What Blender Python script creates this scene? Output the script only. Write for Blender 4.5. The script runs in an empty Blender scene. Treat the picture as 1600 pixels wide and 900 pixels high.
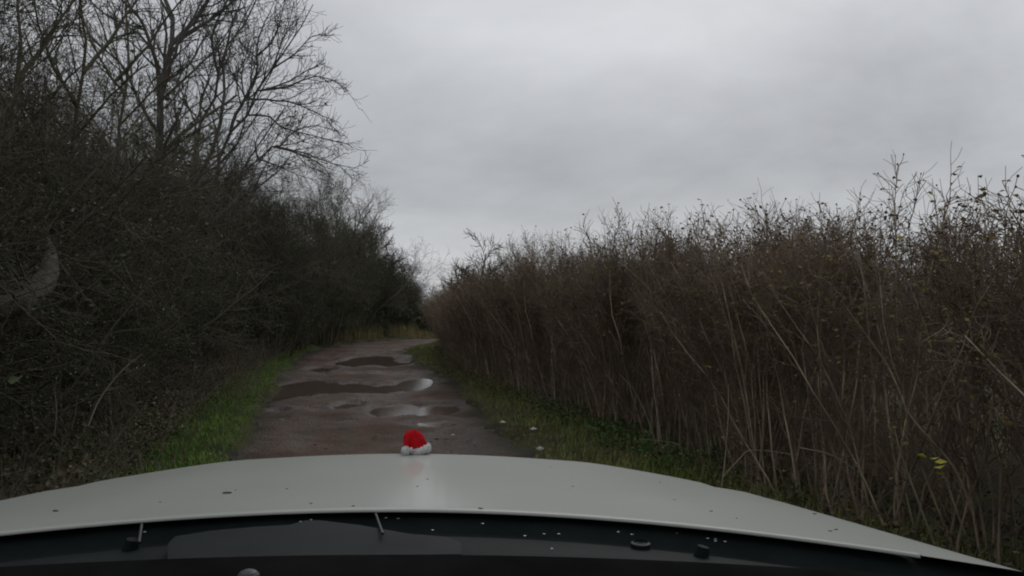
import bpy, bmesh, math
import numpy as np
from mathutils import Vector, Matrix

S = bpy.context.scene
COL = S.collection
rng = np.random.default_rng(11)
PI = math.pi

# ------------------------------------------------------------------ camera
H = 1.42                      # eye height of the passenger / driver
F = 1232.0                    # focal length in photo pixels (1600 wide)
PITCH = math.atan(28.0 / F)
CAMZ = H
cd = bpy.data.cameras.new('camera')
cd.sensor_width = 36.0
cd.lens = 36.0 * F / 1600.0
cd.clip_start = 0.02
cd.clip_end = 3000
cam = bpy.data.objects.new('camera', cd)
cam.location = (0, 0, CAMZ)
cam.rotation_euler = (PI / 2 + PITCH, 0, 0)
COL.objects.link(cam)
S.camera = cam

# ------------------------------------------------------------------ sky and light
SUN_EL, SUN_AZ = math.radians(38), math.radians(15)
w = bpy.data.worlds.new('World')
S.world = w
w.use_nodes = True
nt = w.node_tree
nt.nodes.clear()
out = nt.nodes.new('ShaderNodeOutputWorld')
sky = nt.nodes.new('ShaderNodeTexSky')
sky.sky_type = 'NISHITA'
sky.sun_disc = False
sky.sun_elevation = SUN_EL
sky.sun_rotation = SUN_AZ
bg1 = nt.nodes.new('ShaderNodeBackground')
bg1.inputs['Strength'].default_value = 0.06
nt.links.new(sky.outputs[0], bg1.inputs['Color'])
tc = nt.nodes.new('ShaderNodeTexCoord')
sep = nt.nodes.new('ShaderNodeSeparateXYZ')
nt.links.new(tc.outputs['Generated'], sep.inputs[0])


def wmath(op, a, b=None):
    n = nt.nodes.new('ShaderNodeMath')
    n.operation = op
    for i, v in enumerate((a, b)):
        if v is None:
            continue
        if isinstance(v, (int, float)):
            n.inputs[i].default_value = v
        else:
            nt.links.new(v, n.inputs[i])
    return n.outputs[0]


# clouds lie on a plane overhead: direction / (z + k)
zz = wmath('ADD', wmath('ABSOLUTE', sep.outputs[2]), 0.30)
cmb = nt.nodes.new('ShaderNodeCombineXYZ')
nt.links.new(wmath('DIVIDE', sep.outputs[0], zz), cmb.inputs[0])
nt.links.new(wmath('DIVIDE', sep.outputs[1], zz), cmb.inputs[1])
mp = nt.nodes.new('ShaderNodeMapping')
mp.inputs['Rotation'].default_value = (0, 0, math.radians(-38))
mp.inputs['Location'].default_value = (7.2, 5.1, 0)
mp.inputs['Scale'].default_value = (1.0, 1.25, 1)
nt.links.new(cmb.outputs[0], mp.inputs['Vector'])
no = nt.nodes.new('ShaderNodeTexNoise')
no.inputs['Scale'].default_value = 0.8
no.inputs['Detail'].default_value = 6
no.inputs['Roughness'].default_value = 0.55
no.inputs['Distortion'].default_value = 0.25
nt.links.new(mp.outputs[0], no.inputs['Vector'])
cr = nt.nodes.new('ShaderNodeValToRGB')
e = cr.color_ramp.elements
e[0].position, e[0].color = 0.33, (0.312, 0.320, 0.335, 1)
e[1].position, e[1].color = 0.69, (0.525, 0.535, 0.555, 1)
nt.links.new(no.outputs['Fac'], cr.inputs[0])
# overcast: a little darker towards the horizon
gr = nt.nodes.new('ShaderNodeValToRGB')
g = gr.color_ramp.elements
g[0].position, g[0].color = 0.0, (0.66, 0.665, 0.67, 1)
g[1].position, g[1].color = 0.42, (1, 1, 1, 1)
nt.links.new(wmath('ABSOLUTE', sep.outputs[2]), gr.inputs[0])
mul = nt.nodes.new('ShaderNodeMixRGB')
mul.blend_type = 'MULTIPLY'
mul.inputs[0].default_value = 1
nt.links.new(cr.outputs[0], mul.inputs[1])
nt.links.new(gr.outputs[0], mul.inputs[2])
bg2 = nt.nodes.new('ShaderNodeBackground')
bg2.inputs['Strength'].default_value = 1.55
nt.links.new(mul.outputs[0], bg2.inputs['Color'])
mx = nt.nodes.new('ShaderNodeMixShader')
mx.inputs[0].default_value = 0.95
nt.links.new(bg1.outputs[0], mx.inputs[1])
nt.links.new(bg2.outputs[0], mx.inputs[2])
nt.links.new(mx.outputs[0], out.inputs['Surface'])

sl = bpy.data.lights.new('sun', 'SUN')
sl.energy = 0.5
sl.angle = math.radians(30)
sl.color = (1, 0.97, 0.93)
so = bpy.data.objects.new('sun', sl)
so.rotation_euler = (PI / 2 - SUN_EL, 0, PI - SUN_AZ)
so.location = (0, 0, 30)
COL.objects.link(so)

S.view_settings.view_transform = 'Standard'
S.view_settings.look = 'None'
S.view_settings.exposure = 0.0
S.view_settings.gamma = 1.0
S.cycles.max_bounces = 5
S.cycles.diffuse_bounces = 3
S.cycles.glossy_bounces = 3
S.cycles.use_denoising = True
S.cycles.pixel_filter_type = 'BLACKMAN_HARRIS'
S.cycles.filter_width = 2.0


# ------------------------------------------------------------------ helpers
def W(px, py, d):
    """photo pixel + forward distance -> world point"""
    X, Y = (px - 800) / F, (450 - py) / F
    c, s = math.cos(PITCH), math.sin(PITCH)
    k = d / (c - Y * s)
    return np.array([X * k, d, CAMZ + (s + Y * c) * k])


def norm(v):
    return v / np.maximum(np.linalg.norm(v, axis=-1, keepdims=True), 1e-9)


def link(name, data, parent=None, loc=None):
    o = bpy.data.objects.new(name, data)
    COL.objects.link(o)
    if parent is not None:
        o.parent = parent
    if loc is not None:
        o.location = loc
    return o


def tag(o, label=None, cat=None, group=None, kind=None):
    for k, v in (('label', label), ('category', cat), ('group', group), ('kind', kind)):
        if v:
            o[k] = v
    return o


def empty(name, loc=(0, 0, 0), rz=0.0):
    o = bpy.data.objects.new(name, None)
    COL.objects.link(o)
    o.location = loc
    o.rotation_euler = (0, 0, rz)
    o.empty_display_size = 0.2
    return o


def copy_tree(o, parent=None):
    c = o.copy()
    COL.objects.link(c)
    if parent is not None:
        c.parent = parent
    for ch in list(o.children):
        copy_tree(ch, c)
    return c


def fmesh(name, verts, faces, mat, smooth=True, n=4):
    """fast mesh: verts (V,3), faces (M,n)"""
    me = bpy.data.meshes.new(name)
    verts = np.ascontiguousarray(verts, dtype=np.float32)
    faces = np.ascontiguousarray(faces, dtype=np.int32)
    m, n = faces.shape
    me.vertices.add(len(verts))
    me.vertices.foreach_set('co', verts.ravel())
    me.loops.add(m * n)
    me.loops.foreach_set('vertex_index', faces.ravel())
    me.polygons.add(m)
    me.polygons.foreach_set('loop_start', np.arange(0, m * n, n, dtype=np.int32))
    try:
        me.polygons.foreach_set('loop_total', np.full(m, n, dtype=np.int32))
    except Exception:
        pass
    me.polygons.foreach_set('use_smooth', np.full(m, smooth, dtype=bool))
    me.update(calc_edges=True)
    me.validate()
    if mat is not None:
        me.materials.append(mat)
    return me


def tubes(P, R, sides=3):
    N, K, _ = P.shape
    T = np.empty_like(P)
    T[:, 1:-1] = P[:, 2:] - P[:, :-2]
    T[:, 0] = P[:, 1] - P[:, 0]
    T[:, -1] = P[:, -1] - P[:, -2]
    T = norm(T)
    mean = norm(P[:, -1] - P[:, 0])
    ref = np.where(np.abs(mean[:, 2:3]) > 0.7, np.array([[1.0, 0.1, 0]]), np.array([[0.1, 0, 1.0]]))
    U = norm(np.cross(T, ref[:, None, :]))
    V = np.cross(T, U)
    a = np.arange(sides) * 2 * PI / sides
    ring = U[:, :, None, :] * np.cos(a)[None, None, :, None] + V[:, :, None, :] * np.sin(a)[None, None, :, None]
    vt = P[:, :, None, :] + ring * R[:, :, None, None]
    idx = np.arange(N * K * sides).reshape(N, K, sides)
    A = idx[:, :-1, :]
    B = np.roll(idx, -1, axis=2)[:, :-1, :]
    C = np.roll(idx, -1, axis=2)[:, 1:, :]
    D = idx[:, 1:, :]
    q = np.stack([A, B, C, D], -1).reshape(-1, 4)
    return vt.reshape(-1, 3), q


def join(parts):
    vs, fs, o = [], [], 0
    for v, f in parts:
        vs.append(v)
        fs.append(f + o)
        o += len(v)
    return np.concatenate(vs), np.concatenate(fs)


def grow(base, direc, length, K, wig, up):
    P = [base]
    d = norm(direc)
    st = (length / (K - 1))[:, None]
    for k in range(K - 1):
        P.append(P[-1] + d * st)
        d = d + wig * rng.normal(size=d.shape)
        d[:, 2] += up
        d = norm(d)
    return np.stack(P, 1)


def taper(r0, r1, K):
    t = np.linspace(0, 1, K)[None, :]
    return r0[:, None] * (1 - t) + r1[:, None] * t


def sprout(P, R, n, t0, t1, ang, lens, K, wig, up, rmul=0.6, rmin=0.0012, rmax=1.0, fall=0.4, lrel=None, planar=None):
    """children along parent curves; returns P, R"""
    N, K0, _ = P.shape
    idx = np.repeat(np.arange(N), n)
    M = len(idx)
    strat = (np.tile(np.arange(n), N) + rng.uniform(0, 1, M)) / n
    t = t0 + (t1 - t0) * strat
    f = t * (K0 - 1)
    i = np.clip(f.astype(int), 0, K0 - 2)
    fr = (f - i)[:, None]
    pos = P[idx, i] * (1 - fr) + P[idx, i + 1] * fr
    tan = norm(P[idx, i + 1] - P[idx, i])
    rad = R[idx, i] * (1 - fr[:, 0]) + R[idx, i + 1] * fr[:, 0]
    rn = rng.normal(size=(M, 3))
    perp = norm(rn - (rn * tan).sum(1, keepdims=True) * tan)
    a = rng.uniform(ang[0], ang[1], M)[:, None]
    d = np.cos(a) * tan + np.sin(a) * perp
    L = rng.uniform(lens[0], lens[1], M)
    if lrel is not None:
        L = L * lrel[idx]
    L = L * (1 - fall * t)
    C = grow(pos, d, L, K, wig, up)
    r0 = np.clip(rad * rmul, rmin, rmax)
    RR = taper(r0, np.maximum(r0 * 0.45, rmin * 0.8), K)
    return C, RR


def leaves(pos, size, direc=None, flat=0.3, aspect=0.6):
    """bent leaf of two quads at each pos"""
    n = len(pos)
    d = norm(rng.normal(size=(n, 3)) * np.array([1, 1, flat])) if direc is None else norm(direc)
    u = rng.normal(size=(n, 3))
    u = norm(np.cross(d, u))
    nn = np.cross(d, u)
    L = size[:, None]
    wd = L * aspect * 0.5
    p = [pos, pos + d * L * 0.45 + u * wd + nn * wd * 0.5, pos + d * L * 0.5 - nn * wd * 0.1,
         pos + d * L * 0.45 - u * wd + nn * wd * 0.5, pos + d * L]
    v = np.stack(p, 1).reshape(-1, 3)
    b = np.arange(n)[:, None] * 5
    q = np.concatenate([b + np.array([[0, 2, 4, 1]]), b + np.array([[0, 3, 4, 2]])])
    return v, q


def vnoise(x, y, seed=0):
    """smooth value noise, numpy"""
    xi, yi = np.floor(x).astype(int), np.floor(y).astype(int)
    xf, yf = x - xi, y - yi
    xf, yf = xf * xf * (3 - 2 * xf), yf * yf * (3 - 2 * yf)

    def h(a, b):
        n = (a * 374761393 + b * 668265263 + seed * 974711) & 0xffffffff
        n = ((n ^ (n >> 13)) * 1274126177) & 0xffffffff
        return ((n ^ (n >> 16)) & 0xffff) / 65535.0
    return (h(xi, yi) * (1 - xf) + h(xi + 1, yi) * xf) * (1 - yf) + (h(xi, yi + 1) * (1 - xf) + h(xi + 1, yi + 1) * xf) * yf


def fbm(x, y, seed=0, oct=4):
    s, a, t = 0, 1, 0
    for o in range(oct):
        s = s + a * (vnoise(x * 2 ** o, y * 2 ** o, seed + o) - 0.5)
        t += a
        a *= 0.5
    return s / t * 2


# ------------------------------------------------------------------ materials
def mat(name, c1, c2=None, scale=3.0, rough=0.8, detail=4, bump=0.0, bscale=60, spec=0.3, coat=0.0, lo=0.35, hi=0.65,
        c3=None, scale3=1.0, rnd=0.0, trans=0.0):
    m = bpy.data.materials.new(name)
    m.use_nodes = True
    t = m.node_tree
    b = t.nodes['Principled BSDF']
    b.inputs['Roughness'].default_value = rough
    b.inputs['Specular IOR Level'].default_value = spec
    b.inputs['Coat Weight'].default_value = coat
    b.inputs['Coat Roughness'].default_value = 0.04
    co = t.nodes.new('ShaderNodeTexCoord')
    col = None
    if c2 is None:
        b.inputs['Base Color'].default_value = (*c1, 1)
    else:
        n = t.nodes.new('ShaderNodeTexNoise')
        n.inputs['Scale'].default_value = scale
        n.inputs['Detail'].default_value = detail
        t.links.new(co.outputs['Object'], n.inputs['Vector'])
        r = t.nodes.new('ShaderNodeValToRGB')
        r.color_ramp.elements[0].position = lo
        r.color_ramp.elements[0].color = (*c1, 1)
        r.color_ramp.elements[1].position = hi
        r.color_ramp.elements[1].color = (*c2, 1)
        t.links.new(n.outputs['Fac'], r.inputs[0])
        col = r.outputs[0]
        if c3 is not None:
            n3 = t.nodes.new('ShaderNodeTexNoise')
            n3.inputs['Scale'].default_value = scale3
            n3.inputs['Detail'].default_value = 5
            t.links.new(co.outputs['Object'], n3.inputs['Vector'])
            r3 = t.nodes.new('ShaderNodeValToRGB')
            r3.color_ramp.elements[0].position = 0.48
            r3.color_ramp.elements[1].position = 0.62
            t.links.new(n3.outputs['Fac'], r3.inputs[0])
            mx3 = t.nodes.new('ShaderNodeMixRGB')
            mx3.inputs[2].default_value = (*c3, 1)
            t.links.new(r3.outputs[0], mx3.inputs[0])
            t.links.new(col, mx3.inputs[1])
            col = mx3.outputs[0]
        if rnd:
            oi = t.nodes.new('ShaderNodeObjectInfo')
            hs = t.nodes.new('ShaderNodeHueSaturation')
            mr = t.nodes.new('ShaderNodeMapRange')
            mr.inputs[3].default_value = 1 - rnd
            mr.inputs[4].default_value = 1 + rnd
            t.links.new(oi.outputs['Random'], mr.inputs[0])
            t.links.new(mr.outputs[0], hs.inputs['Value'])
            t.links.new(col, hs.inputs['Color'])
            col = hs.outputs[0]
        t.links.new(col, b.inputs['Base Color'])
    if bump:
        n2 = t.nodes.new('ShaderNodeTexNoise')
        n2.inputs['Scale'].default_value = bscale
        n2.inputs['Detail'].default_value = 6
        t.links.new(co.outputs['Object'], n2.inputs['Vector'])
        bp = t.nodes.new('ShaderNodeBump')
        bp.inputs['Strength'].default_value = bump
        bp.inputs['Distance'].default_value = 0.03
        t.links.new(n2.outputs['Fac'], bp.inputs['Height'])
        t.links.new(bp.outputs[0], b.inputs['Normal'])
    return m


M_SOIL = mat('soil', (0.040, 0.034, 0.027), (0.075, 0.080, 0.036), 2.2, 0.95, 6, 0.8, 25, 0.1)
M_ROAD = mat('dirt_road', (0.062, 0.046, 0.035), (0.112, 0.085, 0.066), 2.2, 0.6, 10, 1.0, 30, 0.13, lo=0.32, hi=0.68,
             c3=(0.060, 0.036, 0.027), scale3=0.55)


def road_extra(m):
    """streaks along the wheel tracks, dark earth at the edges, wet patches"""
    t = m.node_tree
    b = t.nodes['Principled BSDF']
    col = b.inputs['Base Color'].links[0].from_socket
    at = t.nodes.new('ShaderNodeAttribute')
    at.attribute_name = 'track'
    mp_ = t.nodes.new('ShaderNodeMapping')
    mp_.inputs['Scale'].default_value = (5.5, 0.35, 1)
    t.links.new(at.outputs['Vector'], mp_.inputs['Vector'])
    n = t.nodes.new('ShaderNodeTexNoise')
    n.inputs['Scale'].default_value = 1.0
    n.inputs['Detail'].default_value = 7
    n.inputs['Distortion'].default_value = 0.6
    t.links.new(mp_.outputs[0], n.inputs['Vector'])
    r = t.nodes.new('ShaderNodeValToRGB')
    r.color_ramp.elements[0].position = 0.40
    r.color_ramp.elements[1].position = 0.66
    t.links.new(n.outputs['Fac'], r.inputs[0])
    m1 = t.nodes.new('ShaderNodeMixRGB')
    m1.inputs[2].default_value = (0.105, 0.056, 0.040, 1)
    k1 = t.nodes.new('ShaderNodeMath')
    k1.operation = 'MULTIPLY'
    k1.inputs[1].default_value = 0.65
    t.links.new(r.outputs[0], k1.inputs[0])
    t.links.new(k1.outputs[0], m1.inputs[0])
    t.links.new(col, m1.inputs[1])
    sp = t.nodes.new('ShaderNodeSeparateXYZ')
    t.links.new(at.outputs['Vector'], sp.inputs[0])
    ab = t.nodes.new('ShaderNodeMath')
    ab.operation = 'ABSOLUTE'
    t.links.new(sp.outputs[0], ab.inputs[0])
    co = t.nodes.new('ShaderNodeTexCoord')
    n2 = t.nodes.new('ShaderNodeTexNoise')
    n2.inputs['Scale'].default_value = 2.6
    n2.inputs['Detail'].default_value = 6
    t.links.new(co.outputs['Object'], n2.inputs['Vector'])
    ad = t.nodes.new('ShaderNodeMath')
    ad.operation = 'MULTIPLY_ADD'
    ad.inputs[1].default_value = 0.55
    t.links.new(n2.outputs['Fac'], ad.inputs[0])
    t.links.new(ab.outputs[0], ad.inputs[2])
    r2 = t.nodes.new('ShaderNodeValToRGB')
    r2.color_ramp.elements[0].position = 0.98
    r2.color_ramp.elements[1].position = 1.0
    mr = t.nodes.new('ShaderNodeMapRange')
    mr.inputs[1].default_value = 1.02
    mr.inputs[2].default_value = 1.28
    t.links.new(ad.outputs[0], mr.inputs[0])
    m2 = t.nodes.new('ShaderNodeMixRGB')
    m2.inputs[2].default_value = (0.040, 0.035, 0.024, 1)
    t.links.new(mr.outputs[0], m2.inputs[0])
    t.links.new(m1.outputs[0], m2.inputs[1])
    m4 = t.nodes.new('ShaderNodeMixRGB')
    m4.blend_type = 'MULTIPLY'
    m4.inputs[2].default_value = (0.62, 0.55, 0.52, 1)
    t.links.new(sp.outputs[2], m4.inputs[0])
    t.links.new(m2.outputs[0], m4.inputs[1])
    t.links.new(m4.outputs[0], b.inputs['Base Color'])
    # wet, smoother patches
    n3 = t.nodes.new('ShaderNodeTexNoise')
    n3.inputs['Scale'].default_value = 0.8
    n3.inputs['Detail'].default_value = 6
    t.links.new(co.outputs['Object'], n3.inputs['Vector'])
    m3 = t.nodes.new('ShaderNodeMapRange')
    m3.inputs[1].default_value = 0.40
    m3.inputs[2].default_value = 0.62
    m3.inputs[3].default_value = 0.85
    m3.inputs[4].default_value = 0.55
    t.links.new(n3.outputs['Fac'], m3.inputs[0])
    wr_ = t.nodes.new('ShaderNodeMixRGB')
    wr_.inputs[2].default_value = (0.42, 0.42, 0.42, 1)
    t.links.new(sp.outputs[2], wr_.inputs[0])
    t.links.new(m3.outputs[0], wr_.inputs[1])
    t.links.new(wr_.outputs[0], b.inputs['Roughness'])


road_extra(M_ROAD)
M_STONE = mat('stone', (0.09, 0.075, 0.065), (0.20, 0.17, 0.15), 9, 0.8, 3)
M_WATER = mat('puddle_water', (0.092, 0.066, 0.052), (0.115, 0.085, 0.068), 2, 0.085, 2, 0.0, 8, 0.5)
M_GRASS = mat('grass_blade', (0.088, 0.190, 0.026), (0.160, 0.260, 0.048), 2.5, 0.6, 4, spec=0.2)
M_GRASS2 = mat('verge_grass_blade', (0.140, 0.185, 0.042), (0.235, 0.225, 0.090), 1.2, 0.7, 4, spec=0.2)
M_DRY = mat('dry_grass_blade', (0.20, 0.165, 0.080), (0.29, 0.24, 0.125), 1.5, 0.8, 3, spec=0.1)
M_LITTER = mat('leaf_litter', (0.055, 0.062, 0.028), (0.140, 0.108, 0.070), 1.6, 0.7, 5, spec=0.2)
M_HERB = mat('herb_leaf', (0.035, 0.095, 0.020), (0.075, 0.160, 0.034), 3.0, 0.5, 4, spec=0.3)
M_DEAD = mat('dead_stalk', (0.20, 0.165, 0.125), (0.32, 0.28, 0.22), 6, 0.8, 3, spec=0.2)
M_DEAD2 = mat('dim_stalk', (0.12, 0.097, 0.074), (0.23, 0.19, 0.145), 6, 0.8, 3, spec=0.2)
M_THICK = mat('thicket_twig', (0.064, 0.062, 0.042), (0.132, 0.118, 0.085), 1.1, 0.85, 3, spec=0.15, rnd=0.25)
M_THLEAF = mat('thicket_leaf', (0.036, 0.064, 0.022), (0.082, 0.096, 0.042), 1.5, 0.6, 3, spec=0.25, rnd=0.3)
M_CANE = mat('cane_bark', (0.15, 0.115, 0.082), (0.40, 0.325, 0.235), 3.2, 0.8, 4, spec=0.2, rnd=0.2)
M_HTWIG = mat('hedge_twig', (0.130, 0.094, 0.069), (0.240, 0.185, 0.137), 1.6, 0.8, 4, spec=0.2, rnd=0.2)
M_HLEAF = mat('withered_leaf', (0.160, 0.110, 0.052), (0.220, 0.195, 0.075), 2.0, 0.8, 4, spec=0.15)
M_HIP = mat('rose_hip', (0.055, 0.026, 0.022), (0.085, 0.042, 0.034), 9, 0.5, 3, spec=0.4)
M_ASH = mat('ash_bark', (0.075, 0.070, 0.066), (0.135, 0.125, 0.118), 3.0, 0.85, 4, spec=0.2)
M_FARTW = mat('far_twig', (0.058, 0.052, 0.045), (0.090, 0.080, 0.066), 0.8, 0.85, 3, spec=0.15, rnd=0.2)
M_FARLF = mat('ivy_leaf', (0.028, 0.042, 0.026), (0.050, 0.064, 0.040), 1.2, 0.6, 3, spec=0.2)
M_YEL = mat('yellow_leaf', (0.36, 0.33, 0.035), (0.46, 0.44, 0.07), 12, 0.6, 3, spec=0.3)
M_PALE = mat('pale_leaf', (0.42, 0.40, 0.34), (0.55, 0.53, 0.47), 12, 0.4, 3, spec=0.5)
M_PAINT = mat('white_paint', (0.300, 0.315, 0.285), (0.330, 0.345, 0.315), 1.4, 0.5, 5, 0.0, 30, 0.3, coat=0.42)
M_PAINT.node_tree.nodes['Principled BSDF'].inputs['Coat Roughness'].default_value = 0.10
M_BLACK = mat('black_plastic', (0.007, 0.010, 0.010), (0.011, 0.015, 0.015), 12, 0.6, 4, 0.15, 300, 0.07)
M_RUB = mat('black_rubber', (0.008, 0.008, 0.008), (0.012, 0.012, 0.012), 9, 0.9, 2, spec=0.0)
M_DASH = mat('dash_vinyl', (0.020, 0.020, 0.020), (0.028, 0.028, 0.028), 30, 0.75, 4, 0.5, 450, 0.06)
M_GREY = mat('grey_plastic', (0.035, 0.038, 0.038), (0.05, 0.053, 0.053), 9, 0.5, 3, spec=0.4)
M_STEEL = mat('wheel_alloy', (0.35, 0.35, 0.36), (0.42, 0.42, 0.43), 9, 0.35, 3, spec=0.5)
M_RED = mat('red_felt', (0.48, 0.006, 0.012), (0.60, 0.012, 0.020), 40, 0.9, 4, 0.6, 350, 0.1)
M_FUR = mat('white_fur', (0.72, 0.72, 0.72), (0.90, 0.89, 0.88), 90, 0.95, 4, 0.8, 220, 0.1)
M_DROP = mat('water_drop', (0.62, 0.64, 0.66), (0.75, 0.76, 0.78), 30, 0.1, 2, spec=0.9)  # pale base colour paints in the white glints on the drops
M_GRIT = mat('dark_debris', (0.035, 0.030, 0.024), (0.075, 0.06, 0.045), 50, 0.8, 3)
M_LAMP = mat('headlamp_glass', (0.30, 0.31, 0.32), (0.42, 0.43, 0.44), 15, 0.1, 3, spec=0.6)

# ------------------------------------------------------------------ road centre line
CL = np.array([(1.55, -10, 1.35), (0.75, -4, 1.30), (0.10, 1, 1.22), (-0.72, 5, 1.25), (-1.55, 9, 1.36), (-2.68, 14.3, 1.55), (-3.55, 18, 1.5),
               (-4.38, 22, 1.5), (-4.85, 25.5, 1.45), (-4.75, 28.8, 1.65), (-3.75, 31.8, 1.45), (-2.0, 33.5, 1.35), (2, 35.2, 1.35),
               (9, 37, 1.35), (20, 38, 1.35)], float)


def catmull(C, per=12):
    C = np.vstack([2 * C[0] - C[1], C, 2 * C[-1] - C[-2]])
    o = []
    for i in range(1, len(C) - 2):
        t = np.linspace(0, 1, per, endpoint=False)[:, None]
        p0, p1, p2, p3 = C[i - 1], C[i], C[i + 1], C[i + 2]
        o.append(0.5 * (2 * p1 + (p2 - p0) * t + (2 * p0 - 5 * p1 + 4 * p2 - p3) * t ** 2 + (3 * p1 - p0 - 3 * p2 + p3) * t ** 3))
    o.append(C[-2][None])
    return np.vstack(o)


CLS = catmull(CL, 24)
seg = np.r_[0, np.cumsum(np.linalg.norm(np.diff(CLS[:, :2], axis=0), axis=1))]


def road_dist(x, y):
    """distance to the centre line minus the half width (negative on the road)"""
    sh = x.shape
    x, y = x.ravel(), y.ravel()
    best = np.full(len(x), 1e9)
    pts = CLS[::2]
    for p in pts:
        d = np.hypot(x - p[0], y - p[1]) - p[2]
        best = np.minimum(best, d)
    return best.reshape(sh)


# puddles: world centre, half sizes along the view / across, from where they lie on the track
def ground_at(px, py):
    Y = (450 - py) / F
    c, s = math.cos(PITCH), math.sin(PITCH)
    k = -CAMZ / (s + Y * c)
    return np.array([(px - 800) / F * k, k * (c - Y * s)])


PUD = []          # (cx, cy, rx, ry, depth)
for x0, x1, y0, y1, dep in [(536, 612, 556, 571, .08), (585, 642, 564, 571, .05), (420, 492, 594, 624, .07), (480, 520, 597, 616, .06),
                            (505, 575, 597, 612, .06), (555, 632, 600, 614, .08), (622, 672, 590, 609, .09), (545, 640, 580, 584, .03),
                            (584, 652, 629, 648, .095), (640, 714, 630, 646, .095), (480, 522, 572, 579, .05), (655, 722, 654, 664, .035),
                            (523, 566, 626, 636, .04), (692, 735, 672, 690, .03), (700, 740, 688, 704, .03), (420, 450, 636, 642, .03)]:
    a, b = ground_at((x0 + x1) / 2, y1), ground_at((x0 + x1) / 2, y0)
    l, r = ground_at(x0, (y0 + y1) / 2), ground_at(x1, (y0 + y1) / 2)
    PUD.append(((a[0] + b[0]) / 2, (a[1] + b[1]) / 2, (r[0] - l[0]) / 2, (b[1] - a[1]) / 2, dep))


def road_height(x, y):
    z = 0.022 * fbm(x * 1.3, y * 0.9, 3, 4) + 0.022 * fbm(x * 5, y * 5, 9, 3) + 0.011 * fbm(x * 13, y * 13, 13, 2)
    wob = fbm(x * 2.2, y * 1.6, 21, 3)
    for cx, cy, rx, ry, dep in PUD:
        r = np.sqrt(((x - cx) / rx) ** 2 + ((y - cy) / ry) ** 2) + 0.28 * wob
        z = z - dep * np.clip(1.35 - r, 0, 0.6) / 0.6
        z = z + 0.006 * np.exp(-((r - 1.45) / 0.2) ** 2)
    return z


# ------------------------------------------------------------------ ground
def axis(a, b, st, far, ratio=1.35):
    m = list(np.arange(a, b + 1e-6, st))
    s, v = st, b
    right = []
    while v < far:
        s *= ratio
        v += s
        right.append(v)
    s, v = st, a
    left = []
    while v > -far:
        s *= ratio
        v -= s
        left.append(v)
    return np.array(left[::-1] + m + right)


def EDGE(x, y):
    return 0.22 * fbm(x * 1.1, y * 1.1, 5, 3) + 0.16 * fbm(x * 4.1, y * 4.1, 6, 2)


gx, gy = axis(-9, 6, 0.11, 900), axis(1, 40, 0.14, 1200)
GX, GY = np.meshgrid(gx, gy)
RD = road_dist(GX, GY) + EDGE(GX, GY)


def ground_z(x, y, rd=None):
    rd = road_dist(x, y) + EDGE(x, y) if rd is None else rd
    e = np.clip((rd + 0.17) / 0.24, 0, 1)
    e = e * e * (3 - 2 * e)
    near = np.exp(-(np.hypot(x, y - 18) / 60) ** 2)
    z = -0.16 + e * 0.215 + 0.05 * fbm(x * 0.9, y * 0.9, 31, 4) * near * e + 0.03 * fbm(x * 5, y * 5, 33, 2) * near * e
    return z


GZ = ground_z(GX, GY, RD)
nx, ny = len(gx), len(gy)
ii = np.arange(nx * ny).reshape(ny, nx)
q = np.stack([ii[:-1, :-1], ii[:-1, 1:], ii[1:, 1:], ii[1:, :-1]], -1).reshape(-1, 4)
tag(link('ground', fmesh('ground', np.stack([GX, GY, GZ], -1).reshape(-1, 3), q, M_SOIL)), kind='structure',
    label='dark damp soil under the verges and hedges')

# road strip
sd = np.concatenate([np.arange(0, 13, 0.3), np.arange(13, 36, 0.055), np.arange(36, seg[-1] - 0.1, 0.1)])
cx = np.interp(sd, seg, CLS[:, 0])
cy = np.interp(sd, seg, CLS[:, 1])
hw = np.interp(sd, seg, CLS[:, 2])
tx, ty = np.gradient(cx, sd), np.gradient(cy, sd)
tl = np.hypot(tx, ty)
nxv, nyv = ty / tl, -tx / tl
vv = np.linspace(-1.26, 1.26, 64)
RX = cx[:, None] + nxv[:, None] * hw[:, None] * vv[None, :]
RY = cy[:, None] + nyv[:, None] * hw[:, None] * vv[None, :]
RZ = road_height(RX, RY)
av = np.abs(vv)[None, :]
for tr in (-0.48, 0.45):
    RZ -= 0.016 * np.exp(-((vv[None, :] - tr) / 0.14) ** 2)
RZ -= np.clip((av - 1.18) / 0.08, 0, 1) * 0.12
a, b = RX.shape
ii = np.arange(a * b).reshape(a, b)
q = np.stack([ii[:-1, :-1], ii[:-1, 1:], ii[1:, 1:], ii[1:, :-1]], -1).reshape(-1, 4)
rme = fmesh('road', np.stack([RX, RY, RZ], -1).reshape(-1, 3), q, M_ROAD)
at_ = rme.attributes.new('track', 'FLOAT_VECTOR', 'POINT')
wetv = np.zeros((a, b))
wn = 0.35 * fbm(RX * 3, RY * 3, 55, 3)
for cx0, cy0, rx, ry, dep in PUD:
    r_ = np.sqrt(((RX - cx0) / (rx + 0.12)) ** 2 + ((RY - cy0) / (ry + 0.12)) ** 2) + wn
    wetv = np.maximum(wetv, np.clip((1.55 - r_) / 0.5, 0, 1))
tv = np.stack([np.repeat(vv[None, :], a, 0), np.repeat(sd[:, None], b, 1), wetv], -1).astype(np.float32)
at_.data.foreach_set('vector', tv.ravel())
tag(link('road', rme), kind='structure',
    label='muddy brown potholed dirt track bending right')

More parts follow.
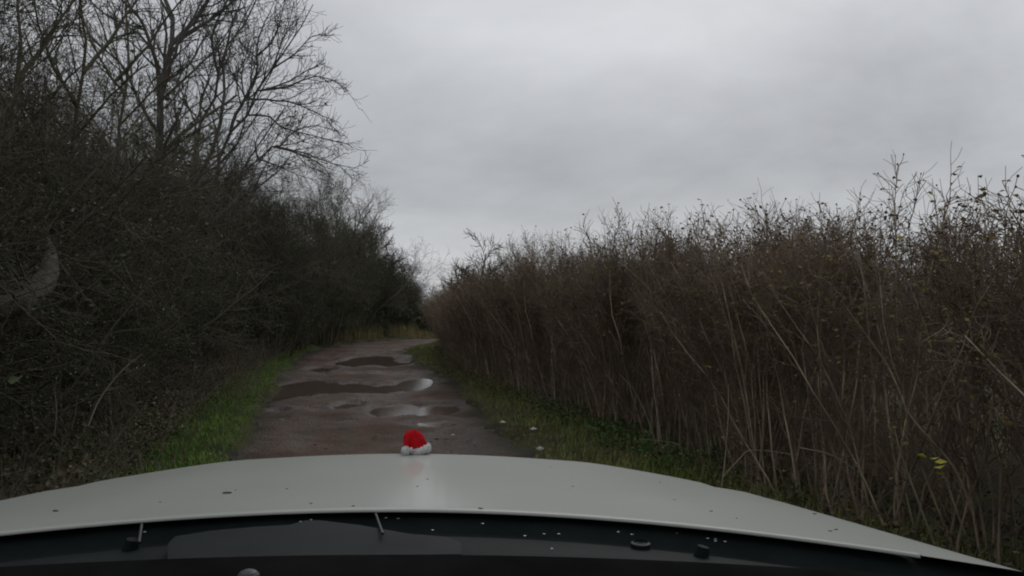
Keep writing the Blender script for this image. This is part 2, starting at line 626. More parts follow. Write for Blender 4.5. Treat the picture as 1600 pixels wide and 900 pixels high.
# puddles: flat water in the hollows, the shore is where the mud comes through
for k, (cx0, cy0, rx, ry, dep) in enumerate(PUD[:14]):
    if dep < 0.035:
        continue
    n = 40
    th = np.linspace(0, 2 * PI, n, endpoint=False)
    rr = 1.12
    v = np.stack([cx0 + rx * rr * np.cos(th), cy0 + ry * rr * np.sin(th), np.full(n, -0.026 - 0.0006 * k)], -1)
    v = np.vstack([[cx0, cy0, -0.026 - 0.0006 * k], v])
    f = np.stack([np.zeros(n, int), 1 + np.arange(n), 1 + (np.arange(n) + 1) % n], -1)
    tag(link('puddle', fmesh('puddle', v, f, M_WATER)), kind='structure', label='brown rain water lying in a pothole')


# ------------------------------------------------------------------ grass
def blades(x, y, z, h, wdt, matl, name, lean=0.5):
    n = len(x)
    base = np.stack([x, y, z], -1)
    a = rng.uniform(0, 2 * PI, n)
    d = np.stack([np.cos(a), np.sin(a), np.zeros(n)], -1)
    s = np.stack([-np.sin(a), np.cos(a), np.zeros(n)], -1) * (wdt * 0.5)[:, None]
    le = (rng.uniform(0.1, 1, n) * lean)[:, None]
    up = np.array([[0, 0, 1.0]])
    hh = h[:, None]
    m1 = base + (up * 0.55 + d * le * 0.25) * hh
    tp = base + (up * (1 - 0.35 * le) + d * le * 0.9) * hh
    v = np.stack([base - s, base + s, m1 + s * 0.7, m1 - s * 0.7, tp + s * 0.1, tp - s * 0.1], 1).reshape(-1, 3)
    b = np.arange(n)[:, None] * 6
    q = np.concatenate([b + np.array([[0, 1, 2, 3]]), b + np.array([[3, 2, 4, 5]])])
    return fmesh(name, v, q, matl, smooth=True)


def hedge_left(y):
    return np.interp(y, [0, 6.7, 14, 20, 26, 32, 40], [-1.75, -3.15, -4.95, -6.1, -7.0, -7.4, -7.2])


def hedge_right(y):
    return np.interp(y, [-4, 7.9, 16.3, 24, 30], [4.55, 1.30, -1.03, -2.15, -2.4])


def scatter(n, x0, x1, y0, y1, power=1.0):
    u = rng.uniform(0, 1, n) ** power
    return rng.uniform(x0, x1, n), y0 + (y1 - y0) * u


# left verge: bright short grass between the track and the scrub
x, y = scatter(240000, -7.5, -1.4, 3.5, 27, 1.4)
rd = road_dist(x, y) + EDGE(x, y)
wl = x - hedge_left(y)
keep = (rd > -0.10) & (rng.uniform(-0.1, 0.14, len(x)) < rd) & (x < np.interp(y, CLS[:, 1][:300], CLS[:, 0][:300])) & (wl > -0.1) & (rng.uniform(0, 1, len(x)) < np.clip(1.35 + 0.9 * fbm(x * 2, y * 2, 77, 3) - 0.5 * np.clip(rd - 0.5, 0, 2), 0.1, 1))
x, y, rd = x[keep][:70000], y[keep][:70000], rd[keep][:70000]
h = rng.uniform(0.035, 0.095, len(x)) * np.clip(0.5 + rd * 1.6, 0.5, 1.15)
tag(link('grass', blades(x, y, ground_z(x, y) - 0.005, h, rng.uniform(0.004, 0.008, len(x)), M_GRASS, 'grass', 0.9)),
    'short bright green grass on the verge left of the track', None, None, 'stuff')

# right verge: sparser olive grass
x, y = scatter(200000, -4.5, 3.2, 4.0, 30, 1.3)
rd = road_dist(x, y) + EDGE(x, y)
wr = hedge_right(y) - x
keep = (rd > -0.25) & (rng.uniform(-0.25, 0.35, len(x)) < rd) & (wr > -0.35) & (x > np.interp(y, CLS[:, 1][:300], CLS[:, 0][:300])) & (rng.uniform(0, 1, len(x)) < np.clip(1.0 + 1.2 * fbm(x * 1.6, y * 1.6, 78, 3), 0.10, 1))
x, y, rd = x[keep][:60000], y[keep][:60000], rd[keep][:60000]
h = rng.uniform(0.035, 0.12, len(x)) * np.clip(0.45 + rd * 1.3, 0.45, 1.2)
tag(link('verge_grass', blades(x, y, ground_z(x, y) - 0.005, h, rng.uniform(0.004, 0.008, len(x)), M_GRASS2, 'verge_grass', 0.9)),
    'sparse olive grass on the verge between the track and the right hedge', None, None, 'stuff')

# dry grass at the bend
x, y = scatter(26000, -9.5, 2.5, 28, 40)
rd = road_dist(x, y)
keep = (rd > 0.1) & (rd < 2.8) & (y > np.interp(x, [-9.5, -6.4, -5.5, -3, 3], [30, 30.5, 33.0, 34.2, 36])) & (fbm(x * 0.8, y * 0.8, 44, 2) > -0.25)
x, y = x[keep], y[keep]
h = rng.uniform(0.25, 0.85, len(x)) * np.where(x < -4.3, 1.0, 0.45)
tag(link('dry_grass', blades(x, y, ground_z(x, y) - 0.01, h, rng.uniform(0.008, 0.016, len(x)), M_DRY, 'dry_grass', 0.7)),
    'tall tan dead grass where the track bends away', None, None, 'stuff')


# ------------------------------------------------------------------ undergrowth, left and right feet of the hedges
def ground_cover(name, label, xs, ys, n, sizes, zspan, matl):
    k = rng.integers(0, len(xs), n)
    x = xs[k] + rng.normal(0, 0.05, n)
    y = ys[k] + rng.normal(0, 0.05, n)
    z = ground_z(x, y) + rng.uniform(0.0, 1, n) ** 1.8 * zspan
    v, q = leaves(np.stack([x, y, z], -1), rng.uniform(*sizes, n), flat=0.5)
    return tag(link(name, fmesh(name, v, q, matl)), label, None, None, 'stuff')


x, y = scatter(9000, -9, -1.0, 2.2, 30, 1.4)
wl = x - hedge_left(y)
k = (wl < 0.12) & (wl > -1.6)
xs, ys = x[k], y[k]
ground_cover('undergrowth', 'low brown and dark green tangle under the left thicket', xs, ys, 26000, (0.025, 0.06), 0.38, M_LITTER)
x2, y2 = scatter(9000, -8, 3, 3.5, 27, 1.3)
rd2 = road_dist(x2, y2)
k2 = (rd2 > -0.25) & (rd2 < 1.4)
ground_cover('fallen_leaves', 'small brown fallen leaves lying in the grass of both verges', x2[k2], y2[k2], 6000, (0.02, 0.05), 0.05, M_HLEAF)
kk = (ys < 9) & (fbm(xs * 1.2, ys * 1.2, 90, 2) > 0.0)
ground_cover('ground_ivy', 'dark green low leaves at the foot of the left thicket', xs[kk], ys[kk], 9000, (0.025, 0.055), 0.20, M_HERB)
x, y = scatter(9000, -3, 4, 3.0, 26, 1.3)
wr = hedge_right(y) - x
k = (wr < 0.45) & (wr > -1.2)
xs, ys = x[k], y[k]
ground_cover('leaf_litter', 'brown leaf litter under the right hedge', xs, ys, 18000, (0.02, 0.05), 0.16, M_LITTER)
kk = (wr[k] > -0.3) & (ys < 11) & (ys > 6.2) & (fbm(xs * 1.1, ys * 1.1, 95, 2) > -0.15)
ground_cover('nettle_patch', 'fresh green low weeds at the foot of the right hedge', xs[kk], ys[kk], 3200, (0.02, 0.05), 0.17, M_HERB)


x, y = scatter(9000, -11, 4, 31, 46)
k = (road_dist(x, y) > 1.3) & (y > 31)
ground_cover('brushwood', 'dark low brush closing the view behind the dry grass at the bend', x[k], y[k], 14000, (0.06, 0.15), 1.5, M_THLEAF)


# thin dead stalks standing in the undergrowth
def stalks(name, label, xs, ys, n, hts, matl, lean):
    k = rng.integers(0, len(xs), n)
    x, y = xs[k], ys[k]
    b = np.stack([x, y, ground_z(x, y) - 0.02], -1)
    d = np.stack([rng.normal(0, lean, n), rng.normal(0, lean, n), np.ones(n)], -1)
    P = grow(b, d, rng.uniform(*hts, n), 7, 0.13, -0.02)
    R = taper(rng.uniform(0.002, 0.0035, n), np.full(n, 0.0012), 7)
    C, CR = sprout(P, R, 5, 0.35, 0.95, (0.4, 0.9), (0.08, 0.25), 4, 0.12, 0.02, 0.6, 0.001)
    v, q = join([tubes(P, R), tubes(C, CR)])
    return tag(link(name, fmesh(name, v, q, matl)), label, None, None, 'stuff')


x, y = scatter(3000, -8, -1.0, 2.6, 22, 1.5)
wl = x - hedge_left(y)
k = (wl < 0.5) & (wl > -0.5)
stalks('weeds', 'thin dead stalks among the left undergrowth', x[k], y[k], 750, (0.3, 0.95), M_DEAD2, 0.35)
x, y = scatter(3000, -3, 4, 3.0, 20, 1.4)
wr = hedge_right(y) - x
k = (wr < 0.35) & (wr > -0.3)
stalks('dead_weeds', 'thin dead stalks along the foot of the right hedge', x[k], y[k], 260, (0.25, 0.8), M_DEAD2, 0.4)


# ------------------------------------------------------------------ right hedge: upright canes
def hedge_shrub(width, depth, height, ncane, tips, seed_hips):
    root = empty('hedge_shrub')
    bx = rng.uniform(-width / 2, width / 2, ncane)
    by = rng.uniform(-depth / 2, depth / 2, ncane)
    by[: ncane // 3] = -depth / 2 + rng.uniform(0, 0.35, ncane // 3)
    base = np.stack([bx, by, np.full(ncane, -0.05)], -1)
    d = np.stack([rng.normal(0, 0.19, ncane), rng.normal(-0.05, 0.13, ncane), np.ones(ncane)], -1)
    K = 9
    L = rng.uniform(0.74, 1.06, ncane) * height * (1 + 0.16 * fbm(bx * 1.4 + seed_hips, by * 1.2, 15, 2))
    L = np.minimum(L, height * 1.03)
    P = grow(base, d, L, K, 0.11, 0.03)
    R = taper(rng.uniform(0.006, 0.011, ncane), rng.uniform(0.003, 0.0045, ncane), K)
    # front canes are parts of their own
    nf = 18
    for i in range(nf):
        v, q = tubes(P[i:i + 1], R[i:i + 1], 5)
        link('stem', fmesh('stem', v, q, M_CANE), root)
    v, q = tubes(P[nf:], R[nf:], 4)
    inner = [(v, q)]
    # side branches: few low down, many above
    C1, R1 = sprout(P, R, 7, 0.06, 0.60, (0.25, 1.0), (0.2, 0.6), 5, 0.12, 0.05, 0.5, 0.0018)
    C2, R2 = sprout(P, R, 11, 0.55, 1.0, (0.3, 0.8), (0.22, 0.62), 5, 0.16, 0.06, 0.62, 0.0021)
    D1, S1 = sprout(C1, R1, 4, 0.2, 1.0, (0.4, 1.0), (0.08, 0.22), 3, 0.15, 0.02, 0.6, 0.0013)
    D2, S2 = sprout(C2, R2, 7, 0.15, 1.0, (0.4, 1.0), (0.08, 0.24), 3, 0.2, 0.04, 0.65, 0.0015)
    pp = [tubes(C1, R1), tubes(C2, R2), tubes(D1, S1), tubes(D2, S2)]
    # side branches stick up out of the top
    T, TR = sprout(P, R, 3, 0.80, 1.0, (0.3, 0.9), (0.12, 0.30), 6, 0.30, 0.05, 0.85, 0.0030, fall=0)
    E, ER = sprout(T, TR, 6, 0.15, 1.0, (0.5, 1.1), (0.06, 0.20), 4, 0.30, 0.10, 0.8, 0.0024, fall=0)
    pp += [tubes(T, TR), tubes(E, ER)]
    link('inner_canes' if False else 'cane', fmesh('cane', *join(inner), M_CANE), root)['kind'] = 'stuff'
    link('crown', fmesh('crown', *join(pp), M_HTWIG), root)
    # withered leaves still hanging
    n = 6500
    src = np.concatenate([D2[:, -1], D1[:, -1], C2[:, 2]])
    p = src[rng.integers(0, len(src), n)]
    link('foliage', fmesh('foliage', *leaves(p, rng.uniform(0.015, 0.04, n)), M_HLEAF), root)
    if seed_hips:
        tips_ = np.concatenate([E[:, -1], T[:, -1]])
        tips_ = tips_[(tips_[:, 2] > height * 0.9) & (tips_[:, 2] < height * 1.16)]
        k = rng.integers(0, len(tips_), min(seed_hips, len(tips_)))
        bm = bmesh.new()
        for t_ in tips_[k]:
            bmesh.ops.create_icosphere(bm, subdivisions=1, radius=rng.uniform(0.005, 0.0095), matrix=Matrix.Translation(t_) @ Matrix.Diagonal((1, 1, 1.2, 1)))
        me = bpy.data.meshes.new('hip_cluster')
        bm.to_mesh(me)
        bm.free()
        me.materials.append(M_HIP)
        o = link('hip_cluster', me, root)
        o['kind'] = 'stuff'
    return root


protosR = [hedge_shrub(1.7, 3.4, 2.05, 135, 1, 420), hedge_shrub(1.7, 3.4, 2.05, 135, 1, 0), hedge_shrub(1.7, 3.4, 1.95, 135, 1, 120)]
ORD = ['nearest', 'second', 'third', 'fourth', 'fifth', 'sixth', 'seventh', 'eighth', 'ninth', 'tenth', 'eleventh', 'twelfth', 'thirteenth',
       'fourteenth', 'fifteenth', 'sixteenth', 'seventeenth', 'eighteenth']
used = [False, False, False]
dist = [-0.6, 0.9, 2.4, 3.9, 5.35, 6.8, 8.3, 9.8, 11.3, 12.9, 14.5, 16.2, 18.0, 19.8, 21.6, 23.4]
sel = [0, 0, 0, 0, 0, 2, 1, 2, 1, 1, 2, 1, 1, 2, 1, 1]
scl = [0.88, 0.90, 0.93, 0.93, 0.99, 1.06, 1.08, 1.10, 1.10, 1.08, 1.03, 0.97, 0.90, 0.86, 0.86, 0.9]
hedge_obj = []
for i, yy in enumerate(dist):
    p = sel[i]
    r = protosR[p] if not used[p] else copy_tree(protosR[p])
    used[p] = True
    dy = 0.1
    tx = hedge_right(yy + dy) - hedge_right(yy - dy)
    ang = math.atan2(2 * dy, tx)                    # along the hedge
    # local -Y faces the track: rotate so that local X runs along the hedge, -Y towards the track
    r.rotation_euler = (0, 0, ang - PI)
    nrm = np.array([math.sin(ang), -math.cos(ang)])
    nrm = nrm if nrm[0] > 0 else -nrm
    x0 = float(hedge_right(yy)) + nrm[0] * 1.7
    y0 = yy + nrm[1] * 1.7
    r.location = (x0, y0, 0.03)
    sx = 1.0 if i % 2 else -1.0
    r.scale = (sx, 1, scl[i])
    feat = 'dark hips on top' if p == 0 else ('bare red brown canes' if p == 1 else 'few hips and withered leaves')
    tag(r, f'{ORD[i]} shrub from the car in the right hedge, {feat}', 'hedge shrub', 'shrubs of the right hedge')
    hedge_obj.append(r)

# ------------------------------------------------------------------ left thicket
def thicket_bush(rad, height, nst, n1, n2, n3, nleaf, twig=M_THICK, leaf=M_THLEAF, tw=1.0):
    root = empty('thicket_bush')
    a = rng.uniform(0, 2 * PI, nst)
    base = np.stack([np.cos(a) * rng.uniform(0, 0.5, nst), np.sin(a) * rng.uniform(0, 0.5, nst), np.full(nst, -0.1)], -1)
    sp = rng.uniform(0.05, 0.75, nst) * rad / height * 1.6
    d = np.stack([np.cos(a) * sp, np.sin(a) * sp, np.ones(nst)], -1)
    P = grow(base, d, rng.uniform(0.75, 1.08, nst) * height, 9, 0.11, 0.0)
    R = taper(rng.uniform(0.016, 0.034, nst), np.full(nst, 0.005), 9)
    for i in range(nst):
        link('stem', fmesh('stem', *tubes(P[i:i + 1], R[i:i + 1], 6), twig), root)
    C, CR = sprout(P, R, n1, 0.08, 1.0, (0.5, 1.25), (0.55, 1.5), 6, 0.16, 0.02, 0.5, 0.003 * tw, 0.012, fall=0.45)
    D, DR = sprout(C, CR, n2, 0.15, 1.0, (0.45, 1.1), (0.25, 0.65), 4, 0.16, 0.02, 0.6, 0.0022 * tw, fall=0.3)
    E, ER = sprout(D, DR, n3, 0.1, 1.0, (0.5, 1.1), (0.10, 0.30), 3, 0.15, 0.03, 0.65, 0.0016 * tw, fall=0.3)
    link('crown', fmesh('crown', *join([tubes(C, CR), tubes(D, DR), tubes(E, ER)]), twig), root)
    if nleaf:
        src = np.concatenate([E[:, -1], E[:, 1], D[:, 2], D[:, -1]])
        zc = src[:, 2] / height
        pr = np.clip(1.1 - zc, 0.03, 1) * (0.35 + np.clip(fbm(src[:, 0] * 1.3 + 5, src[:, 2] * 1.3, 61, 3) + 0.4, 0, 1))
        k = rng.choice(len(src), nleaf, p=pr / pr.sum())
        link('foliage', fmesh('foliage', *leaves(src[k] + rng.normal(0, 0.02, (nleaf, 3)), rng.uniform(0.014, 0.034, nleaf)), leaf), root)
    return root


protosL = [thicket_bush(1.7, 3.1, 11, 20, 8, 7, 18000), thicket_bush(1.8, 3.3, 12, 19, 8, 7, 17000)]
usedL = [False, False]


def put_bush(p, x, y, s, sz, rz, label, group='bushes of the left thicket', name=None):
    r = protosL[p] if not usedL[p] else copy_tree(protosL[p])
    usedL[p] = True
    r.location = (x, y, 0.0)
    r.rotation_euler = (0, 0, rz)
    r.scale = (s, s, sz)
    tag(r, label, 'bush', group)
    return r


front_y = [1.4, 3.0, 4.6, 6.3, 8.1, 10.0, 12.0, 14.2, 16.6, 19.2, 22.0, 25.0, 28.2, 31.5, 35.0]
front_s = [0.98, 0.92, 0.92, 0.95, 1.0, 1.05, 1.12, 1.2, 1.35, 1.45, 1.5, 1.5, 1.45, 1.4, 1.4]
for i, yy in enumerate(front_y):
    s = front_s[i]
    x = float(hedge_left(yy)) - 1.4 * s
    put_bush(i % 2, x, yy, s, s * (1.0 if i % 3 else 1.06), i * 2.1, f'{ORD[i]} leafless dark bush from the car along the front of the left thicket')
back_y = [3.2, 5.6, 8.2, 11.0, 14.5, 18.5, 23, 28, 33]
for i, yy in enumerate(back_y):
    s = [1.5, 1.5, 1.5, 1.45, 1.5, 1.6, 1.6, 1.6, 1.55][i]
    x = float(hedge_left(yy)) - 3.3
    put_bush((i + 1) % 2, x, yy, s, s * (1.18 if i < 4 else 1.08), i * 1.7 + 0.6, f'{ORD[i]} tall dark bush from the car behind the front of the left thicket')
for i, (yy, s) in enumerate([(4.2, 1.25), (6.9, 1.3), (9.6, 1.3), (12.8, 1.3)]):
    put_bush(i % 2, float(hedge_left(yy)) - 2.5, yy, s, s * 1.05, i * 2.3 + 0.9, f'{ORD[i]} bush from the car squeezed between the front and tall rows of the left thicket')
deep_y = [5, 10, 16, 23]
for i, yy in enumerate(deep_y):
    put_bush(i % 2, float(hedge_left(yy)) - 6.2, yy, 1.7, 1.5, i * 2.7 + 1, f'{ORD[i]} bush from the car deepest in the wood on the left')


# the bend: bushes closing the view
bend = [(W(425, 500, 20.5)[0], 20.5, 1.15, 1.5), (W(466, 500, 24)[0], 24, 1.2, 1.62), (W(500, 500, 28)[0], 28, 1.35, 1.85), (W(538, 500, 32)[0], 32, 1.35, 1.6), (W(566, 500, 35.5)[0], 35.5, 1.3, 1.4), (W(592, 500, 37.5)[0], 37.5, 1.2, 1.2), (W(618, 500, 39)[0], 39, 1.15, 1.0),
        (W(643, 500, 40.5)[0], 40.5, 1.05, 0.8), (W(664, 500, 41.3)[0], 41.3, 1.0, 0.72), (-2.4, 42.3, 1.1, 0.68), (0.2, 44.5, 1.1, 0.75), (3.2, 46, 1.2, 0.8), (6.5, 47, 1.3, 0.9)]
for i, (x, y, s, sz) in enumerate(bend):
    put_bush(i % 2, x, y, s, sz, i * 1.3, f'{["leftmost","second","third","fourth","fifth","sixth","seventh","eighth","ninth","tenth","eleventh","twelfth","thirteenth"][i]} bush from the left in the row curving round the bend', 'bushes round the bend')


# ------------------------------------------------------------------ trees
def bare_tree(name, limbs, n1, n2, n3, l1, twig, matl, up=0.06, rmin=0.0035, gap=0.16):
    """limbs: list of (polyline world (n,3), r0, r1); first is the trunk"""
    root = empty(name, tuple(limbs[0][0][0]))
    o = np.array(limbs[0][0][0])
    allP, allR = [], []
    for i, (pl, r0, r1) in enumerate(limbs):
        pl = np.array(pl, float)
        if i:
            prev = np.concatenate(allP) + o
            k = np.argmin(np.linalg.norm(prev - pl[0], axis=1))
            dlt = prev[k] - pl[0]
            if np.linalg.norm(dlt) < 0.9:
                pl = pl + dlt * np.linspace(1, 0, len(pl))[:, None]
        C = catmull(pl, 6)
        s = np.r_[0, np.cumsum(np.linalg.norm(np.diff(C, axis=0), axis=1))]
        t = np.linspace(0, s[-1], 16)
        P = np.stack([np.interp(t, s, C[:, k]) for k in range(3)], -1)[None]
        P = P + rng.normal(0, 0.012, P.shape) * s[-1] / 5 - o
        P[:, 0] = C[0] - o
        R = taper(np.array([r0 * 0.8]), np.array([r1]), 16)
        link('trunk' if i == 0 else 'limb', fmesh('limb', *tubes(P, R, 8), matl), root)
        allP.append(P[0])
        allR.append(R[0])
    P, R = np.stack(allP), np.stack(allR)
    L = np.linalg.norm(P[:, -1] - P[:, 0], axis=1)
    C, CR = sprout(P, R, n1, 0.18, 0.97, (0.35, 0.85), l1, 8, 0.12, up, 0.55, rmin * 1.4, 0.05, fall=0.5, lrel=L)
    LC = np.linalg.norm(C[:, -1] - C[:, 0], axis=1)
    rep_ = np.repeat(LC, n2)
    D, DR = sprout(C, CR, n2, 0.15, 1.0, (0.4, 0.9), (0.25, 0.55), 6, 0.11, up * 1.2, 0.6, rmin * 1.1, fall=0.35, lrel=LC)
    kp = rng.uniform(0, 1, len(D)) < np.clip(rep_ / (n2 * gap), 0.12, 1)
    D, DR = D[kp], DR[kp]
    LD = np.repeat(np.linalg.norm(D[:, -1] - D[:, 0], axis=1), n3)
    E, ER = sprout(D, DR, n3, 0.2, 1.0, (0.45, 0.95), twig, 6, 0.13, up * 3.0, 0.7, rmin, fall=0.35)
    kp = rng.uniform(0, 1, len(E)) < np.clip(LD / (n3 * gap * 0.75), 0.15, 1)
    E, ER = E[kp], ER[kp]
    link('crown', fmesh('crown', *join([tubes(C, CR, 4), tubes(D, DR), tubes(E, ER)]), matl), root)
    return root


def L3(pts, d0, d1):
    n = len(pts)
    return np.array([W(px, py, d0 + (d1 - d0) * i / (n - 1)) for i, (px, py) in enumerate(pts)])


def rooted(pts, d0, d1, gx=0):
    p = L3(pts, d0, d1)
    b = p[0].copy()
    b[2] = -0.1
    b[0] += gx
    return np.vstack([b, p])


# ash trees behind the scrub; limbs follow what the photograph shows
ASH = (0.25, 0.58)
t = bare_tree('ash_tree', [
    (rooted([(246, 330), (246, 196), (257, 113), (270, 68), (264, 23), (250, -30), (262, -110)], 14, 14.5, -0.1), 0.15, 0.02),
    (L3([(234, 150), (234, 102), (227, 68), (211, 23), (189, 0), (160, -40)], 14.2, 13.4), 0.06, 0.012),
    (L3([(272, 94), (302, 68), (332, 42), (363, 8), (385, -40)], 14.3, 15.2), 0.055, 0.010),
    (L3([(250, 170), (290, 130), (318, 100), (345, 70), (360, 40)], 14.1, 14.9), 0.035, 0.007),
    (L3([(270, 68), (313, 23), (340, -30), (350, -80)], 14.2, 14.8), 0.05, 0.009),
    (L3([(248, 190), (215, 140), (190, 90), (150, 60), (120, 20)], 14.0, 13.2), 0.045, 0.008),
    (L3([(222, 50), (196, 40), (165, 25), (130, -10)], 13.8, 13.2), 0.03, 0.007),
], 13, 8, 4, ASH, (0.22, 0.5), M_ASH, up=0.035, rmin=0.0042)
tag(t, 'tall bare ash with a thick upright trunk, behind the left thicket', 'tree', 'bare trees on the left')
t = bare_tree('ash_tree', [
    (rooted([(300, 320), (310, 200), (332, 166), (342, 113), (351, 76), (374, 45), (393, 15), (405, -40)], 17, 17.5, -0.2), 0.085, 0.012),
    (L3([(342, 98), (332, 57), (340, 23), (351, 0), (350, -50)], 17.2, 16.6), 0.04, 0.008),
    (L3([(302, 196), (304, 159), (321, 128), (312, 90), (318, 50)], 17.1, 16.7), 0.03, 0.006),
    (L3([(351, 76), (360, 40), (375, 0), (372, -50)], 17.3, 17.9), 0.035, 0.007),
    (L3([(336, 145), (362, 125), (378, 95), (385, 60)], 17.2, 17.8), 0.025, 0.006),
    (L3([(310, 200), (285, 165), (270, 140), (266, 110)], 17.0, 17.5), 0.025, 0.006),
], 13, 8, 4, ASH, (0.22, 0.5), M_ASH, up=0.035, rmin=0.0045)
tag(t, 'slender bare ash with two upright stems, between thick trunked ash and leaning ash', 'tree', 'bare trees on the left')
t = bare_tree('ash_tree', [
    (rooted([(330, 350), (351, 219), (382, 189), (397, 159), (404, 132), (427, 106), (453, 68), (476, 34), (488, 5)], 18, 18.5, -0.4), 0.09, 0.009),
    (L3([(355, 212), (363, 185), (378, 159), (389, 140), (400, 110), (400, 76), (412, 38), (427, 8)], 18.1, 18.0), 0.055, 0.008),
    (L3([(397, 166), (427, 164), (465, 166), (502, 181), (530, 192)], 18.2, 18.0), 0.035, 0.006),
    (L3([(404, 151), (446, 144), (491, 125), (520, 127), (545, 142)], 18.2, 18.0), 0.035, 0.006),
    (L3([(416, 125), (453, 117), (487, 102), (506, 100)], 18.3, 18.8), 0.03, 0.006),
    (L3([(434, 98), (465, 79), (491, 53), (515, 58)], 18.3, 17.8), 0.028, 0.006),
    (L3([(385, 189), (419, 189), (442, 204), (491, 215), (548, 226)], 18.1, 18.7), 0.03, 0.005),
    (L3([(400, 90), (425, 65), (438, 30), (446, -5)], 18.1, 17.6), 0.028, 0.006),
    (L3([(427, 106), (440, 70), (452, 35), (458, 8)], 18.4, 18.9), 0.026, 0.006),
    (L3([(380, 155), (376, 120), (385, 80), (398, 45)], 18.0, 18.6), 0.026, 0.006),
], 13, 8, 4, (0.22, 0.5), (0.22, 0.5), M_ASH, up=0.035, rmin=0.0046)
tag(t, 'bare ash leaning right over the track with twigs spread against the sky', 'tree', 'bare trees on the left')
t = bare_tree('ash_tree', [
    (rooted([(340, 380), (385, 264), (416, 242), (431, 227), (453, 225), (491, 214), (520, 220)], 19, 19.5, -0.5), 0.075, 0.006),
    (L3([(419, 242), (461, 249), (502, 264), (522, 290)], 19.2, 19.4), 0.03, 0.005),
    (L3([(423, 234), (472, 242), (517, 257), (560, 263)], 19.2, 19.9), 0.03, 0.005),
    (L3([(395, 258), (392, 235), (405, 210), (425, 192)], 19.1, 18.6), 0.025, 0.005),
    (L3([(400, 253), (430, 262), (465, 275), (495, 282)], 19.0, 19.3), 0.025, 0.005),
    (L3([(431, 227), (455, 205), (490, 195), (528, 205)], 19.2, 19.6), 0.025, 0.005),
], 12, 8, 4, (0.2, 0.5), (0.22, 0.48), M_ASH, up=0.03, rmin=0.0046)
tag(t, 'lowest bare ash with limbs reaching almost level over the thicket top', 'tree', 'bare trees on the left')

# near scrub trees upper left
for i, (px, d, lab) in enumerate([(20, 6.5, 'thin dark scrub tree at the left edge, nearest the car'), (120, 8.0, 'thin dark scrub tree with a forked stem, second from the left edge'), (190, 10.5, 'thin dark scrub tree just left of the thick trunked ash')]):
    f = lambda a, b: (px + a, b)
    t = bare_tree('scrub_tree', [
        (rooted([f(-10, 300), f(0, 180), f(14, 90), f(6, 10), f(20, -90)], d, d + 0.2), 0.05, 0.008),
        (L3([f(2, 170), f(-34, 110), f(-60, 40), f(-70, -30)], d, d - 0.6), 0.025, 0.006),
        (L3([f(8, 120), f(50, 70), f(80, 20), f(130, -40)], d, d + 0.7), 0.028, 0.006),
        (L3([f(-4, 210), f(40, 160), f(80, 120), f(110, 100)], d, d - 0.4), 0.02, 0.005),
        (L3([f(-6, 230), f(-50, 180), f(-90, 150), f(-120, 140)], d, d + 0.5), 0.02, 0.005),
    ], 13, 8, 5, (0.2, 0.5), (0.12, 0.34), M_THICK, up=0.03, rmin=0.0022, gap=0.10)
    tag(t, lab, 'tree', 'scrub trees in the left thicket')


# far trees at the bend, rounder crowns
def far_tree(px, py_top, d, spread, lab, ivy=0):
    bx = W(px, 500, d)
    top = W(px, py_top, d)[2]
    limbs = [(np.array([[bx[0], d, -0.1], [bx[0] + 0.1, d, top * 0.35], [bx[0], d, top * 0.65], [bx[0] + 0.15, d, top * 0.95]]), 0.11, 0.015)]
    for k in range(6):
        a = k * 1.05 + rng.uniform(-0.3, 0.3)
        z0 = top * rng.uniform(0.28, 0.55)
        e_ = np.array([math.cos(a), math.sin(a) * 0.8, 0]) * spread * rng.uniform(0.7, 1.0)
        b0 = np.array([bx[0] + 0.05, d, z0])
        limbs.append((np.array([b0, b0 + e_ * 0.4 + [0, 0, top * 0.14], b0 + e_ * 0.8 + [0, 0, top * 0.24], b0 + e_ + [0, 0, top * 0.32]]), 0.05, 0.01))
    t = bare_tree('small_tree', limbs, 11, 8, 5, (0.25, 0.55), (0.2, 0.5), M_FARTW, up=0.03, rmin=0.0075, gap=0.10)
    if ivy:
        n = ivy
        p = np.stack([rng.normal(0, spread * 0.55, n), rng.normal(0, spread * 0.5, n), rng.uniform(0.3, top * 0.72, n)], -1)
        link('foliage', fmesh('foliage', *leaves(p, rng.uniform(0.06, 0.14, n)), M_FARLF), t)
    tag(t, lab, 'tree', 'small trees by the bend')
    return t


far_tree(552, 316, 36, 1.7, 'bare round crowned tree standing highest left of the bend')
far_tree(583, 352, 39, 1.5, 'ivy clad dark tree in the middle of the trees at the bend', 6000)
far_tree(604, 400, 41, 1.4, 'bare tree on the right shoulder of the trees at the bend', 3500)
far_tree(628, 440, 43, 1.1, 'smallest bare tree furthest right before the gap at the bend', 2500)
far_tree(522, 318, 33, 1.5, 'bare tree left of the round crowned one near the bend')
t = far_tree(752, 388, 25, 0.9, 'pale bare rounded tree rising above the far end of the right hedge')
t2 = far_tree(712, 415, 27, 0.8, 'low bare tree at the tip of the right hedge beside the gap')

